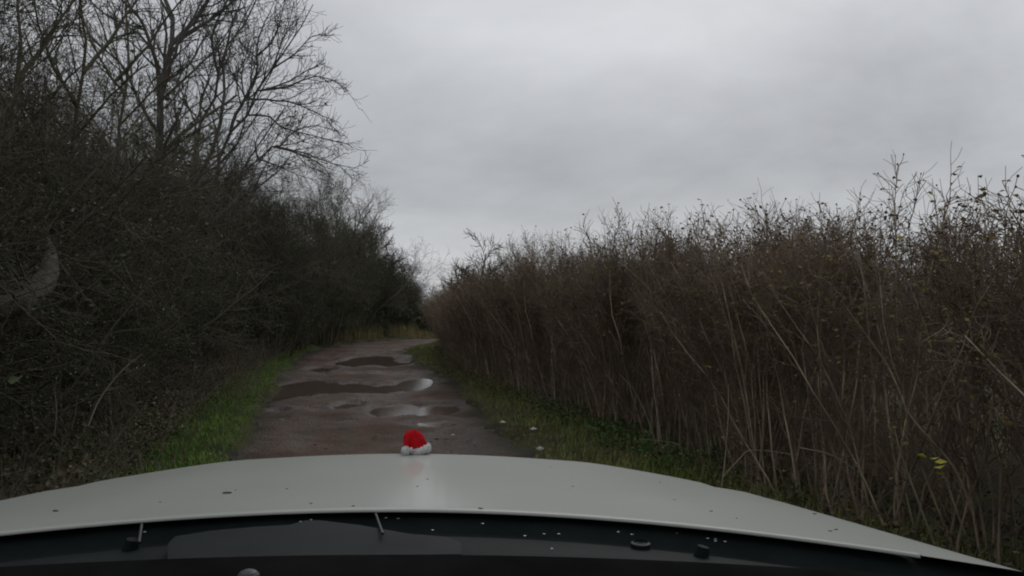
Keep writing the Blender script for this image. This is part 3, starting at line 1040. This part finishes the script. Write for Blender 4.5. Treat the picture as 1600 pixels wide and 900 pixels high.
# limb shape at the left edge, standing in for a pale windscreen reflection
P = np.array([W(*p_) for p_ in [(74, 372, 5.3), (78, 390, 5.0), (78, 410, 4.75), (70, 438, 4.5), (46, 463, 4.3), (8, 480, 4.15), (-40, 492, 4.1), (-110, 520, 4.1)]])
C = catmull(P, 8)[None]
tt_ = np.linspace(0, 1, C.shape[1])[None]
R = (0.008 + 0.058 * np.clip(tt_ / 0.45, 0, 1) ** 0.8) * (1 + 0.03 * rng.normal(size=(1, C.shape[1])))
Q, QR = sprout(C, R, 12, 0.05, 0.95, (0.5, 1.2), (0.3, 0.9), 7, 0.15, 0.03, 0.25, 0.003, 0.009)
Q2, QR2 = sprout(Q, QR, 6, 0.2, 1.0, (0.4, 1.0), (0.1, 0.35), 4, 0.15, 0.02, 0.6, 0.0018)
t = link('reflection_limb', fmesh('reflection_limb', *join([tubes(C, R, 10), tubes(Q, QR), tubes(Q2, QR2)]), mat('reflection_bark', (0.050, 0.048, 0.037), (0.100, 0.092, 0.074), 14, 0.9, 6, 0.8, 60, 0.1)))
tag(t, 'thick curved grey limb shape standing in for a windscreen reflection at the left edge', 'branch')


# pale dead stems that stand out
def dead_stem(pts, d0, d1, r, lab, side=3, m=M_DEAD):
    P = L3(pts, d0, d1)
    C = catmull(P, 5)[None]
    o = C[0, 0].copy()
    R = taper(np.array([r]), np.array([r * 0.45]), C.shape[1])
    parts = [tubes(C - o, R, 4)]
    if side:
        Q, QR = sprout(C - o, R, side, 0.4, 0.95, (0.4, 0.8), (0.05, 0.16), 4, 0.1, 0.03, 0.6, 0.0012)
        parts.append(tubes(Q, QR))
    t = link('dead_stem', fmesh('dead_stem', *join(parts), m), None, tuple(o))
    return tag(t, lab, 'dead stem', 'pale dead stems')


dead_stem([(138, 665), (155, 625), (185, 585), (221, 554)], 4.4, 4.5, 0.005, 'longest pale dead stem slanting up right in the left undergrowth')
dead_stem([(85, 680), (88, 640), (84, 600)], 4.0, 4.0, 0.004, 'upright thin dead stem in the left undergrowth nearest the left edge', 2, M_DEAD2)
dead_stem([(112, 670), (118, 645), (121, 615)], 4.3, 4.3, 0.003, 'short upright dead stem left of the longest pale stem', 1, M_DEAD2)
dead_stem([(240, 740), (252, 700), (266, 655), (275, 625)], 5.2, 5.2, 0.005, 'bent pale stalk at the edge of the left grass verge', 0, M_DEAD2)
dead_stem([(1024, 690), (1012, 655), (992, 612), (968, 584)], 7.2, 7.2, 0.007, 'pale broken stem slanting left out of the right hedge', 2)
dead_stem([(1068, 720), (1062, 697), (1040, 690), (1000, 686)], 6.6, 6.6, 0.005, 'pale stalk bent over at right angles at the hedge foot', 0)
dead_stem([(1128, 760), (1133, 715), (1138, 650), (1138, 600)], 5.3, 5.4, 0.006, 'straight upright pale stem in front of the right hedge', 1)
dead_stem([(1100, 750), (1094, 700), (1085, 655), (1078, 640)], 5.6, 5.6, 0.004, 'thin grey stem left of the straight upright pale stem', 3, M_DEAD2)
dead_stem([(1130, 745), (1160, 712), (1172, 704), (1205, 705), (1245, 712)], 5.0, 4.9, 0.004, 'thin pale stalk arching level to the right in front of the hedge', 1)
dead_stem([(1250, 700), (1300, 712), (1345, 745), (1370, 800)], 4.4, 4.3, 0.005, 'thin pale cane arching down right by the bonnet edge', 0, M_DEAD2)
dead_stem([(1460, 850), (1430, 770), (1405, 700), (1398, 668)], 4.0, 4.0, 0.007, 'stout brown cane left of the yellow leaves', 2, M_CANE)
dead_stem([(1520, 800), (1490, 730), (1430, 660), (1408, 625)], 3.9, 3.9, 0.008, 'long slanting brown cane behind the yellow leaves', 2, M_CANE)


# yellow leaves: parts of the shrub they hang on
def leaf_part(name, pos, size, dirv, parent, m):
    v, q = leaves(np.array([[0, 0, 0.0]]), np.array([size]), np.array([dirv], float), aspect=0.5)
    o = link(name, fmesh(name, v, q, m), parent)
    o.matrix_world = Matrix.Translation(pos)
    if parent is not None:
        bpy.context.view_layer.update()
        o.matrix_parent_inverse = Matrix.Identity(4)
        o.matrix_local = parent.matrix_world.inverted() @ Matrix.Translation(pos)
    return o


bpy.context.view_layer.update()
for (px, py, d, s, dx, dz) in [(1432, 710, 3.75, .045, 1, -.3), (1452, 716, 3.75, .04, 1, .2), (1460, 722, 3.7, .05, 1, .1), (1458, 730, 3.72, .05, 1, .3), (1462, 737, 3.7, .04, 1, -.1)]:
    leaf_part('yellow_leaf', W(px, py, d), s * 1.1, (dx, -.4, dz), hedge_obj[2], M_YEL)
for (px, py, d, s, k) in [(1236, 466, 6.0, .05, 4), (1243, 472, 6.0, .045, 4), (1400, 372, 4.6, .05, 3), (1437, 452, 4.4, .04, 3), (1304, 410, 5.2, .035, 4)]:
    leaf_part('yellow_leaf', W(px, py, d), s, (1, -.4, rng.uniform(-.5, .5)), hedge_obj[k], M_YEL)
v, q = leaves(np.array([[0, 0, 0.0]]), np.array([0.075]), np.array([[1, -.3, .25]], float), aspect=0.5)
o = link('bramble_leaf', fmesh('bramble_leaf', v, q, mat('pale_green_leaf', (0.16, 0.20, 0.10), (0.20, 0.25, 0.13), 20, 0.5)), None, tuple(W(12, 596, 3.4)))
tag(o, 'single pale green leaf low at the left edge of the undergrowth', 'leaf')

# pale fallen leaves on the track
for i, (px, py, lab) in enumerate([(441, 658, 'pale fallen leaf on the left wheel track'), (585, 685, 'pale fallen leaf on the mud left of the santa hat'),
                                   (697, 687, 'pale fallen leaf on the mud right of the santa hat'), (786, 672, 'pale fallen leaf at the right edge of the track'),
                                   (834, 683, 'pale fallen leaf on the right verge beyond the bonnet'), (844, 713, 'pale fallen leaf touching the bonnet edge on the right verge'),
                                   (1023, 704, 'pale fallen leaf under the right hedge foot'), (346, 724, 'pale fallen leaf at the left edge of the track by the bonnet'),
                                   (708, 679, 'smallest pale fallen leaf beside the wet rut')]):
    a = ground_at(px, py)
    s = 0.085 if i != 8 else 0.05
    v, q = leaves(np.array([[-s / 2, 0, 0.0]]), np.array([s]), np.array([[1, rng.uniform(-.5, .5), 0.06]]), aspect=0.55)
    z = float(np.maximum(ground_z(a[None, 0], a[None, 1])[0], road_height(a[None, 0], a[None, 1])[0])) + 0.022
    o = link('fallen_leaf', fmesh('fallen_leaf', v, q, M_PALE), None, (a[0], a[1], z))
    tag(o, lab, 'leaf', 'pale fallen leaves')

# stones on the track
n = 3200
x, y = scatter(n, -6, 1.2, 6, 28, 1.3)
rd = road_dist(x, y)
k = rd < -0.1
x, y = x[k], y[k]
bm = bmesh.new()
zr = road_height(x, y)
for a_, b_, c_ in zip(x, y, zr):
    r_ = 0.005 + 0.018 * rng.uniform() ** 3
    bmesh.ops.create_icosphere(bm, subdivisions=1, radius=r_, matrix=Matrix.Translation((a_, b_, c_ - 0.01)) @ Matrix.Rotation(rng.uniform(0, 6), 4, 'Z') @ Matrix.Diagonal((1.3, 0.9, 0.6, 1)))
me = bpy.data.meshes.new('gravel')
bm.to_mesh(me)
bm.free()
me.materials.append(M_STONE)
tag(link('gravel', me), 'small stones scattered over the dirt track', None, None, 'stuff')

# ------------------------------------------------------------------ the car
CARYAW = math.atan(100.0 / F)
CARROLL = math.radians(1.13)
car = empty('white_car', (0, 0, 0), CARYAW)
car.rotation_euler = (0, CARROLL, CARYAW)
tag(car, 'white car seen over its own bonnet from inside, stopped on the track', 'car')
cm = Matrix.Rotation(CARYAW, 4, 'Z') @ Matrix.Rotation(CARROLL, 4, 'Y')
cmi = cm.inverted()
CX = -0.095 - 1.42 * math.sin(CARROLL)                        # centre line, left of the lens


def car_ray(px, py):
    X, Y = (px - 800) / F, (450 - py) / F
    c, s = math.cos(PITCH), math.sin(PITCH)
    return cmi @ Vector((0, 0, CAMZ)), cmi.to_3x3() @ Vector((X, c - Y * s, s + Y * c))




def rear_y(u):
    return 1.40 - 0.434 * u * u


def front_y_(u):
    return 2.36 - 0.10 * (u / 0.9) ** 2 - 0.30 * np.abs(u / 0.9) ** 6


def bon_z(u, y):
    s_ = 0.085 + 0.040 * (u / 0.9) ** 2
    t_ = y - rear_y(u)
    crease = 0.006 * np.exp(-((np.abs(u) - 0.52) / 0.10) ** 2) * np.clip(t_ * 3, 0, 1)
    return CAMZ - 0.358 + 0.005 * u * u - s_ * t_ + crease * 0.5


def grid_mesh(name, X, Y, Z, m, smooth=True):
    a, b = X.shape
    ii = np.arange(a * b).reshape(a, b)
    q = np.stack([ii[:-1, :-1], ii[:-1, 1:], ii[1:, 1:], ii[1:, :-1]], -1).reshape(-1, 4)
    return fmesh(name, np.stack([X, Y, Z], -1).reshape(-1, 3), q, m, smooth)


# bonnet: rear lip, top, front roll-over
uu = np.linspace(-0.80, 0.80, 81)
rows = []
y0, y1 = rear_y(uu), front_y_(uu)
z0 = bon_z(uu, y0)
for a in np.linspace(-PI / 2, 0, 7)[:-1] if False else []:
    pass
rl = 0.005
rows.append((y0 + 0.03, z0 - 0.0062))
rows.append((y0 + 0.004, z0 - 0.006))
for a in np.linspace(0, PI / 2, 6):
    rows.append((y0 - rl * math.cos(a) + rl, z0 - rl + rl * math.sin(a)))
for t_ in np.linspace(0.02, 1, 40):
    yy = y0 + rl + (y1 - y0 - rl) * t_
    rows.append((yy, bon_z(uu, yy)))
zf = bon_z(uu, y1)
rf = 0.16
sl0 = math.atan(0.15)
for a in np.linspace(sl0, PI / 2, 10)[1:]:
    rows.append((y1 + rf * (math.sin(a) - math.sin(sl0)), zf - rf * (math.cos(sl0) - math.cos(a))))
rows.append((rows[-1][0], rows[-1][1] - 0.12))
X = np.stack([uu + CX] * len(rows))
Y = np.stack([r[0] for r in rows])
Z = np.stack([r[1] for r in rows])
link('bonnet', grid_mesh('bonnet', X, Y, Z, M_PAINT), car)

# wings: from the bonnet edge over the shoulder and down the side
for sgn in (-1, 1):
    ys = np.linspace(0, 1, 48)
    u0 = 0.803
    y_a, y_b = 0.55, float(front_y_(np.array(0.86)))
    yl = y_a + (y_b - y_a) * ys
    prof = []
    for u_ in np.linspace(u0, 0.893, 6):
        yl = float(rear_y(u_)) + (y_b - float(rear_y(u_))) * ys
        prof.append((np.full_like(yl, u_), yl, bon_z(np.full_like(yl, u_), yl) - 0.0008))
    zt = prof[-1][2]
    nose = np.clip((yl - 1.75) / (y_b - 1.75), 0, 1) ** 3 * 0.10
    for a in np.linspace(0, PI / 2, 8)[1:]:
        prof.append((0.893 + 0.065 * math.sin(a) - nose * math.sin(a), yl, zt - 0.10 * (1 - math.cos(a))))
    for dz in (0.22, 0.36, 0.50):
        prof.append((0.955 + 0.01 - nose, yl, zt - dz))
    X = np.stack([p[0] for p in prof], 1) * sgn + CX
    Y = np.stack([p[1] for p in prof], 1)
    Z = np.stack([p[2] for p in prof], 1)
    link('wing', grid_mesh('wing', X, Y, Z, M_PAINT), car)


def box_mesh(name, lo, hi, m, bev=0.01):
    bm = bmesh.new()
    bmesh.ops.create_cube(bm, size=1)
    for v in bm.verts:
        v.co = Vector([lo[i] + (v.co[i] + 0.5) * (hi[i] - lo[i]) for i in range(3)])
    if bev:
        bmesh.ops.bevel(bm, geom=bm.edges[:], offset=bev, segments=2, affect='EDGES', profile=0.5)
    me = bpy.data.meshes.new(name)
    bm.to_mesh(me)
    bm.free()
    me.materials.append(m)
    return me


def cyl(name, p0, p1, r0, r1, m, n=20, parent=None):
    bm = bmesh.new()
    d = Vector(p1) - Vector(p0)
    mt = Matrix.Translation((Vector(p0) + Vector(p1)) / 2) @ d.to_track_quat('Z', 'Y').to_matrix().to_4x4()
    bmesh.ops.create_cone(bm, cap_ends=True, segments=n, radius1=r0, radius2=r1, depth=d.length, matrix=mt)
    me = bpy.data.meshes.new(name)
    bm.to_mesh(me)
    bm.free()
    me.materials.append(m)
    return link(name, me, parent)


# front end: bumper, grille, headlamps, wheels
ub = np.linspace(-0.93, 0.93, 61)
fy = 2.50 - 0.10 * (ub / 0.9) ** 2 - 0.26 * np.abs(ub / 0.93) ** 6
zs = [0.80, 0.77, 0.70, 0.55, 0.42, 0.34, 0.30]
off = [-0.03, 0.02, 0.05, 0.06, 0.05, 0.02, -0.05]
link('bumper', grid_mesh('bumper', np.stack([ub + CX] * 7), np.stack([fy + o_ for o_ in off]), np.stack([np.full_like(ub, z_) for z_ in zs]), M_PAINT), car)
gr_ = link('grille', box_mesh('grille', (CX - 0.36, 2.38, 0.72), (CX + 0.36, 2.50, 0.80), M_BLACK, 0.01), car)
for sgn in (-1, 1):
    c0 = CX + sgn * 0.62
    link('headlamp', box_mesh('headlamp', (c0 - 0.16, 2.22, 0.73), (c0 + 0.16, 2.475, 0.83), M_LAMP, 0.03), car)
    wx = CX + sgn * 0.80
    wh = cyl('wheel', (wx - 0.1, 1.72, 0.32), (wx + 0.1, 1.72, 0.32), 0.33, 0.33, M_RUB, 32, car)
    wh.location = (0, 0, -0.0)
    cyl('rim', (wx - 0.105, 1.72, 0.32), (wx + 0.105, 1.72, 0.32), 0.21, 0.21, M_STEEL, 24, wh)

# scuttle (cowl) between bonnet and glass
uu = np.linspace(-0.95, 0.95, 61)
yr = rear_y(uu)
rows = [(yr + 0.40, CAMZ - 0.46 + 0 * uu), (yr + 0.05, CAMZ - 0.374 + 0.005 * uu ** 2), (yr + 0.02, CAMZ - 0.371 + 0.005 * uu ** 2), (yr + 0.002, CAMZ - 0.376 + 0 * uu), (yr - 0.02, CAMZ - 0.392 + 0 * uu), (yr - 0.05, CAMZ - 0.394 + 0 * uu), (yr - 0.07, CAMZ - 0.384 + 0 * uu),
        (yr - 0.14, CAMZ - 0.378 + 0 * uu), (yr - 0.19, CAMZ - 0.376 + 0 * uu), (yr - 0.25, CAMZ - 0.376 + 0 * uu), (yr - 0.42, CAMZ - 0.40 + 0 * uu)]
link('scuttle', grid_mesh('scuttle', np.stack([uu + CX] * len(rows)), np.stack([r[0] for r in rows]), np.stack([r[1] for r in rows]), M_BLACK), car)


def on_scuttle(px, py, dz=0.0, drop=0.378):
    """car-space point on the scuttle that lies on the photo pixel's line of sight"""
    o, v = car_ray(px, py)
    k = (CAMZ - drop + dz - o.z) / v.z
    return o + v * k


# wiper pivots on the scuttle
for hub in ((203, 853), (1095, 864)):
    h_ = on_scuttle(*hub, 0.0)
    cyl('wiper_pivot', h_ + Vector((0, 0, -0.01)), h_ + Vector((0.004, 0, 0.010)), 0.013, 0.009, M_BLACK, 18, car)
for px, py in ((1001, 846),):  # disc and rings modelled in place of a dash button's reflection
    p = on_scuttle(px, py, 0.004)
    c_ = cyl('reflection_disc', p + Vector((0, 0, -0.012)), p + Vector((0, 0, -0.003)), 0.016, 0.015, M_BLACK, 24, car)
    bm = bmesh.new()
    mt = Matrix.Translation(p + Vector((0, 0, -0.0025)))
    for r0, r1 in ((0.0155, 0.012), (0.008, 0.0065)):
        n = 24
        vo, vi = [], []
        for k in range(n):
            a = 2 * PI * k / n
            vo.append(bm.verts.new(mt @ Vector((r0 * math.cos(a), r0 * math.sin(a), 0))))
            vi.append(bm.verts.new(mt @ Vector((r1 * math.cos(a), r1 * math.sin(a), 0.002))))
        for k in range(n):
            bm.faces.new((vo[k], vo[(k + 1) % n], vi[(k + 1) % n], vi[k]))
    me = bpy.data.meshes.new('reflection_ring')
    bm.to_mesh(me)
    bm.free()
    me.materials.append(M_GREY)
    link('reflection_ring', me, c_)

# raised panel and two thin tubes standing in for reflections in the windscreen
M_REFL = mat('reflection_tone', (0.011, 0.014, 0.014), (0.016, 0.020, 0.020), 10, 0.6, 4, 0.0, 250, 0.07)
refl = [(262, 850), (274, 838), (330, 829), (400, 823), (452, 820), (478, 813), (500, 813), (560, 820), (640, 834), (700, 839), (720, 848), (720, 866), (500, 868), (262, 876)]
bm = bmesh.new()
top = [bm.verts.new(on_scuttle(px, py, 0.016)) for px, py in refl]
bot = [bm.verts.new(on_scuttle(px, py, 0.016) + Vector((0, 0.004, -0.05))) for px, py in refl]
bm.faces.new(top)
for k in range(len(refl)):
    bm.faces.new((top[k], bot[k], bot[(k + 1) % len(refl)], top[(k + 1) % len(refl)]))
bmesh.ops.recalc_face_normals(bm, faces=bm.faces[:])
me = bpy.data.meshes.new('reflection_panel')
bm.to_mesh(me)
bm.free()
me.materials.append(M_REFL)
link('reflection_panel', me, car)
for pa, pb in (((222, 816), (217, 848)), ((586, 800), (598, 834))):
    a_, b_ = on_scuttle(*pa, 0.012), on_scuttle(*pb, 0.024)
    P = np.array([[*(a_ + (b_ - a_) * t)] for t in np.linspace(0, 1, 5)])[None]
    link('reflection_streak', fmesh('reflection_streak', *tubes(P, np.full((1, 5), 0.0022), 6), M_GREY), car)

# dashboard: black lip at the foot of the glass, grained top behind it
ud = np.linspace(-0.80, 0.80, 41)
ys_ = 0.98 - 0.22 * ud ** 2
zt = CAMZ - 0.308 + 0 * ud
rows = [(ys_ + 0.03, zt - 0.15), (ys_ + 0.02, zt - 0.01), (ys_ + 0.008, zt), (ys_ - 0.03, zt + 0.001), (ys_ - 0.07, zt - 0.002), (ys_ - 0.076, zt - 0.006)]
link('glass_seal', grid_mesh('glass_seal', np.stack([ud + CX] * 6), np.stack([r[0] for r in rows]), np.stack([r[1] for r in rows]), M_RUB), car)
rows = [(ys_ - 0.078, zt - 0.02), (ys_ - 0.080, zt - 0.002), (ys_ - 0.086, zt + 0.002), (ys_ - 0.20, zt + 0.016), (ys_ - 0.36, zt + 0.0), (ys_ - 0.40, zt - 0.06), (ys_ - 0.41, zt - 0.4)]
dash = link('dashboard', grid_mesh('dashboard', np.stack([ud + CX] * 7), np.stack([r[0] for r in rows]), np.stack([r[1] for r in rows]), M_DASH), car)
bm = bmesh.new()
p = on_scuttle(388, 902, 0.0, 0.268)
bmesh.ops.create_uvsphere(bm, u_segments=16, v_segments=8, radius=0.011, matrix=Matrix.Translation(p) @ Matrix.Diagonal((1, 1, 0.7, 1)))
me = bpy.data.meshes.new('sensor_dome')
bm.to_mesh(me)
bm.free()
me.materials.append(M_GREY)
link('sensor_dome', me, dash)

# cabin shell round the lens: roof, pillars, doors, tailgate, floor
link('roof', box_mesh('roof', (CX - 0.66, -2.2, 1.66), (CX + 0.66, 0.30, 1.72), M_PAINT, 0.02), car)
for sgn in (-1, 1):
    a_, b_ = np.array([CX + sgn * 0.86, 0.78, 1.03]), np.array([CX + sgn * 0.65, 0.28, 1.66])
    P = np.stack([a_ + (b_ - a_) * t for t in np.linspace(0, 1, 6)])[None]
    link('pillar', fmesh('pillar', *tubes(P, np.full((1, 6), 0.026), 8), M_BLACK), car)
    c0 = CX + sgn * 0.90
    link('door', box_mesh('door', (c0 - 0.05, -0.75, 0.35), (c0 + 0.05, 0.54, 1.02), M_PAINT, 0.02), car)
    link('rear_panel', box_mesh('rear_panel', (c0 - 0.05, -2.2, 0.35), (c0 + 0.05, -0.76, 1.02), M_PAINT, 0.02), car)
    link('rear_pillar', box_mesh('rear_pillar', (CX + sgn * 0.70 - 0.04, -2.15, 1.0), (CX + sgn * 0.70 + 0.04, -1.6, 1.67), M_PAINT, 0.02), car)
    wx = CX + sgn * 0.80
    wh = cyl('wheel', (wx - 0.1, -1.1, 0.32), (wx + 0.1, -1.1, 0.32), 0.33, 0.33, M_RUB, 32, car)
    cyl('rim', (wx - 0.105, -1.1, 0.32), (wx + 0.105, -1.1, 0.32), 0.21, 0.21, M_STEEL, 24, wh)
link('tailgate', box_mesh('tailgate', (CX - 0.85, -2.3, 0.35), (CX + 0.85, -2.2, 1.66), M_PAINT, 0.03), car)
link('cabin_floor', box_mesh('cabin_floor', (CX - 0.85, -2.2, 0.26), (CX + 0.85, 0.9, 0.32), M_RUB, 0.01), car)

# droplets on the scuttle and bits on the bonnet
bm = bmesh.new()
for px, py in [(754, 818), (820, 837), (850, 834), (873, 834), (966, 831), (987, 835), (1058, 833), (1106, 841), (1118, 842), (1118, 845), (1133, 846), (862, 857),
               (603, 809), (622, 810), (638, 807), (676, 828), (545, 835), (486, 812), (470, 815), (226, 831), (330, 837)]:
    p = on_scuttle(px, py, 0.004)
    bmesh.ops.create_icosphere(bm, subdivisions=1, radius=0.0015, matrix=Matrix.Translation(p) @ Matrix.Diagonal((1.8, 0.8, 0.45, 1)))
me = bpy.data.meshes.new('water_drop')
bm.to_mesh(me)
bm.free()
me.materials.append(M_DROP)
link('water_drop', me, car)['kind'] = 'stuff'


def on_bonnet(px, py):
    o, v = car_ray(px, py)
    k = 1.0
    for _ in range(60):
        zz_ = float(bon_z(np.array(o.x + v.x * k - CX), np.array(o.y + v.y * k)))
        k += ((zz_ - o.z) / v.z - k) * 0.5
    return o + v * k


spots = [(355, 771, .022, 'largest dark leaf scrap on the left half of the white bonnet'), (87, 799, .017, 'dark leaf scrap near the left end of the bonnet'),
         (486, 787, .008, 0), (368, 766, .006, 0), (448, 764, .007, 0), (552, 791, .008, 0), (668, 749, .006, 0), (652, 760, .006, 0), (895, 760, .007, 0),
         (1031, 754, .007, 0), (1054, 781, .006, 0), (1111, 799, .008, 0), (1151, 810, .006, 0), (1273, 803, .010, 0), (1297, 830, .009, 0), (1306, 828, .011, 0), (860, 730, .006, 0), (751, 795, .012, 0), (250, 785, .006, 0)]
for px, py, s, lab in spots:
    p = cm @ on_bonnet(px, py)
    bm = bmesh.new()
    bmesh.ops.create_icosphere(bm, subdivisions=1, radius=s / 2, matrix=Matrix.Rotation(rng.uniform(-0.6, 0.6), 4, 'Z') @ Matrix.Diagonal((1.0, 0.45, 0.22, 1)))
    me = bpy.data.meshes.new('leaf_scrap')
    bm.to_mesh(me)
    bm.free()
    me.materials.append(M_GRIT)
    o = link('leaf_scrap', me, None, p + Vector((0, 0, s * 0.06)))
    tag(o, lab or 'tiny dark speck of leaf stuck on the white bonnet', 'leaf scrap', 'leaf scraps on the bonnet')

# ------------------------------------------------------------------ santa hat on the bonnet
hp = cm @ on_bonnet(648, 710.5)
hp = Vector((hp.x, hp.y, hp.z))
hat = empty('santa_hat', hp, 0.0)
tag(hat, 'small red santa hat with white fur brim and bobble on the bonnet', 'santa hat')
HS = 0.089 / 48.0 * (hp.y / 2.25)          # metres per photo pixel at the hat
hat.scale = (0.84, 0.84, 0.87)
hat.location = hp + Vector((0, 0.03, -0.0025))
# felt: stacked rings that lean left and fold over
lv = [(0, -0.5, 22.5, 19), (7, -1, 22.5, 19.5), (14, -1.2, 22.5, 19.5), (21, -2.2, 21.5, 18.5), (28, -4, 19.8, 17), (33.5, -4.8, 18, 15), (37.5, -4.5, 15.5, 12), (40.5, -3.8, 12, 9), (42, -3.5, 7, 5.5), (42.6, -3, 0.2, .2)]
n = 36
V = []
for z_, x_, rx_, ry_ in lv:
    for k in range(n):
        a = 2 * PI * k / n
        fold = 1 + 0.05 * math.sin(3 * a + z_ * 0.08) + 0.03 * math.sin(7 * a + z_ * 0.2)
        tilt = 0.12 * math.cos(a) * max(0, (30 - z_)) * 0.0
        dx = 0
        zc = z_ - (max(0, math.cos(a)) ** 2) * z_ * 0.06 + 0.7 * math.sin(5 * a + z_)
        V.append(((x_ + rx_ * fold * math.cos(a)) * HS, (ry_ * fold * math.sin(a)) * HS, max(0.5, zc) * HS))
F_ = []
for i in range(len(lv) - 1):
    for k in range(n):
        F_.append((i * n + k, i * n + (k + 1) % n, (i + 1) * n + (k + 1) % n, (i + 1) * n + k))
me = fmesh('felt_cone', np.array(V), np.array(F_), M_RED)
o = link('felt_cone', me, hat)
md = o.modifiers.new('sub', 'SUBSURF')
md.levels = md.render_levels = 1
# folded tip hanging down the front left to the bobble
P = np.array([(-3, -2, 36.5), (-8, -9, 33.5), (-12.5, -15.5, 28), (-15, -20, 20), (-15.5, -23, 12)], float) * HS
C = catmull(P, 5)[None]
link('folded_tip', fmesh('folded_tip', *tubes(C, taper(np.array([8.0 * HS]), np.array([4.5 * HS]), C.shape[1]), 14), M_RED), hat)


def fur(name, pos, rad, scale=(1, 1, 1), amp=0.12):
    bm = bmesh.new()
    bmesh.ops.create_icosphere(bm, subdivisions=4, radius=rad)
    for v in bm.verts:
        v.co *= 1 + amp * rng.normal(0, 0.5)
        v.co = Vector((v.co.x * scale[0], v.co.y * scale[1], v.co.z * scale[2])) + Vector(pos)
    me = bpy.data.meshes.new(name)
    bm.to_mesh(me)
    bm.free()
    me.materials.append(M_FUR)
    for p in me.polygons:
        p.use_smooth = True
    return link(name, me, hat)


fur('bobble', (-15.5 * HS, -27 * HS, 9.5 * HS), 8.2 * HS, (1, 1, 1.05))
fur('tassel', (-5.5 * HS, -27 * HS, 11 * HS), 3.4 * HS, (0.9, 1, 1.45))
# brim: fur ring, low at the left, riding up on the right
n, mr = 64, 12
V = []
for k in range(n):
    a = 2 * PI * k / n
    up_ = 0.5 + 0.5 * math.cos(a)
    rt = (4.2 + 4.2 * up_ ** 2) * HS
    c0 = Vector(((21.5 + 1.5 * up_) * HS * math.cos(a), 20.5 * HS * math.sin(a), (5 + 5 * up_ ** 2) * HS))
    for j in range(mr):
        b_ = 2 * PI * j / mr
        rr = rt * (1 + 0.10 * rng.normal())
        V.append(c0 + Vector((math.cos(a) * rr * 0.62 * math.cos(b_), math.sin(a) * rr * 0.62 * math.cos(b_), rr * math.sin(b_))))
F_ = [(k * mr + j, ((k + 1) % n) * mr + j, ((k + 1) % n) * mr + (j + 1) % mr, k * mr + (j + 1) % mr) for k in range(n) for j in range(mr)]
link('fur_brim', fmesh('fur_brim', np.array([tuple(v) for v in V]), np.array(F_), M_FUR), hat)
print('TRIS', sum(len(m.loops) - 2 * len(m.polygons) for m in bpy.data.meshes))
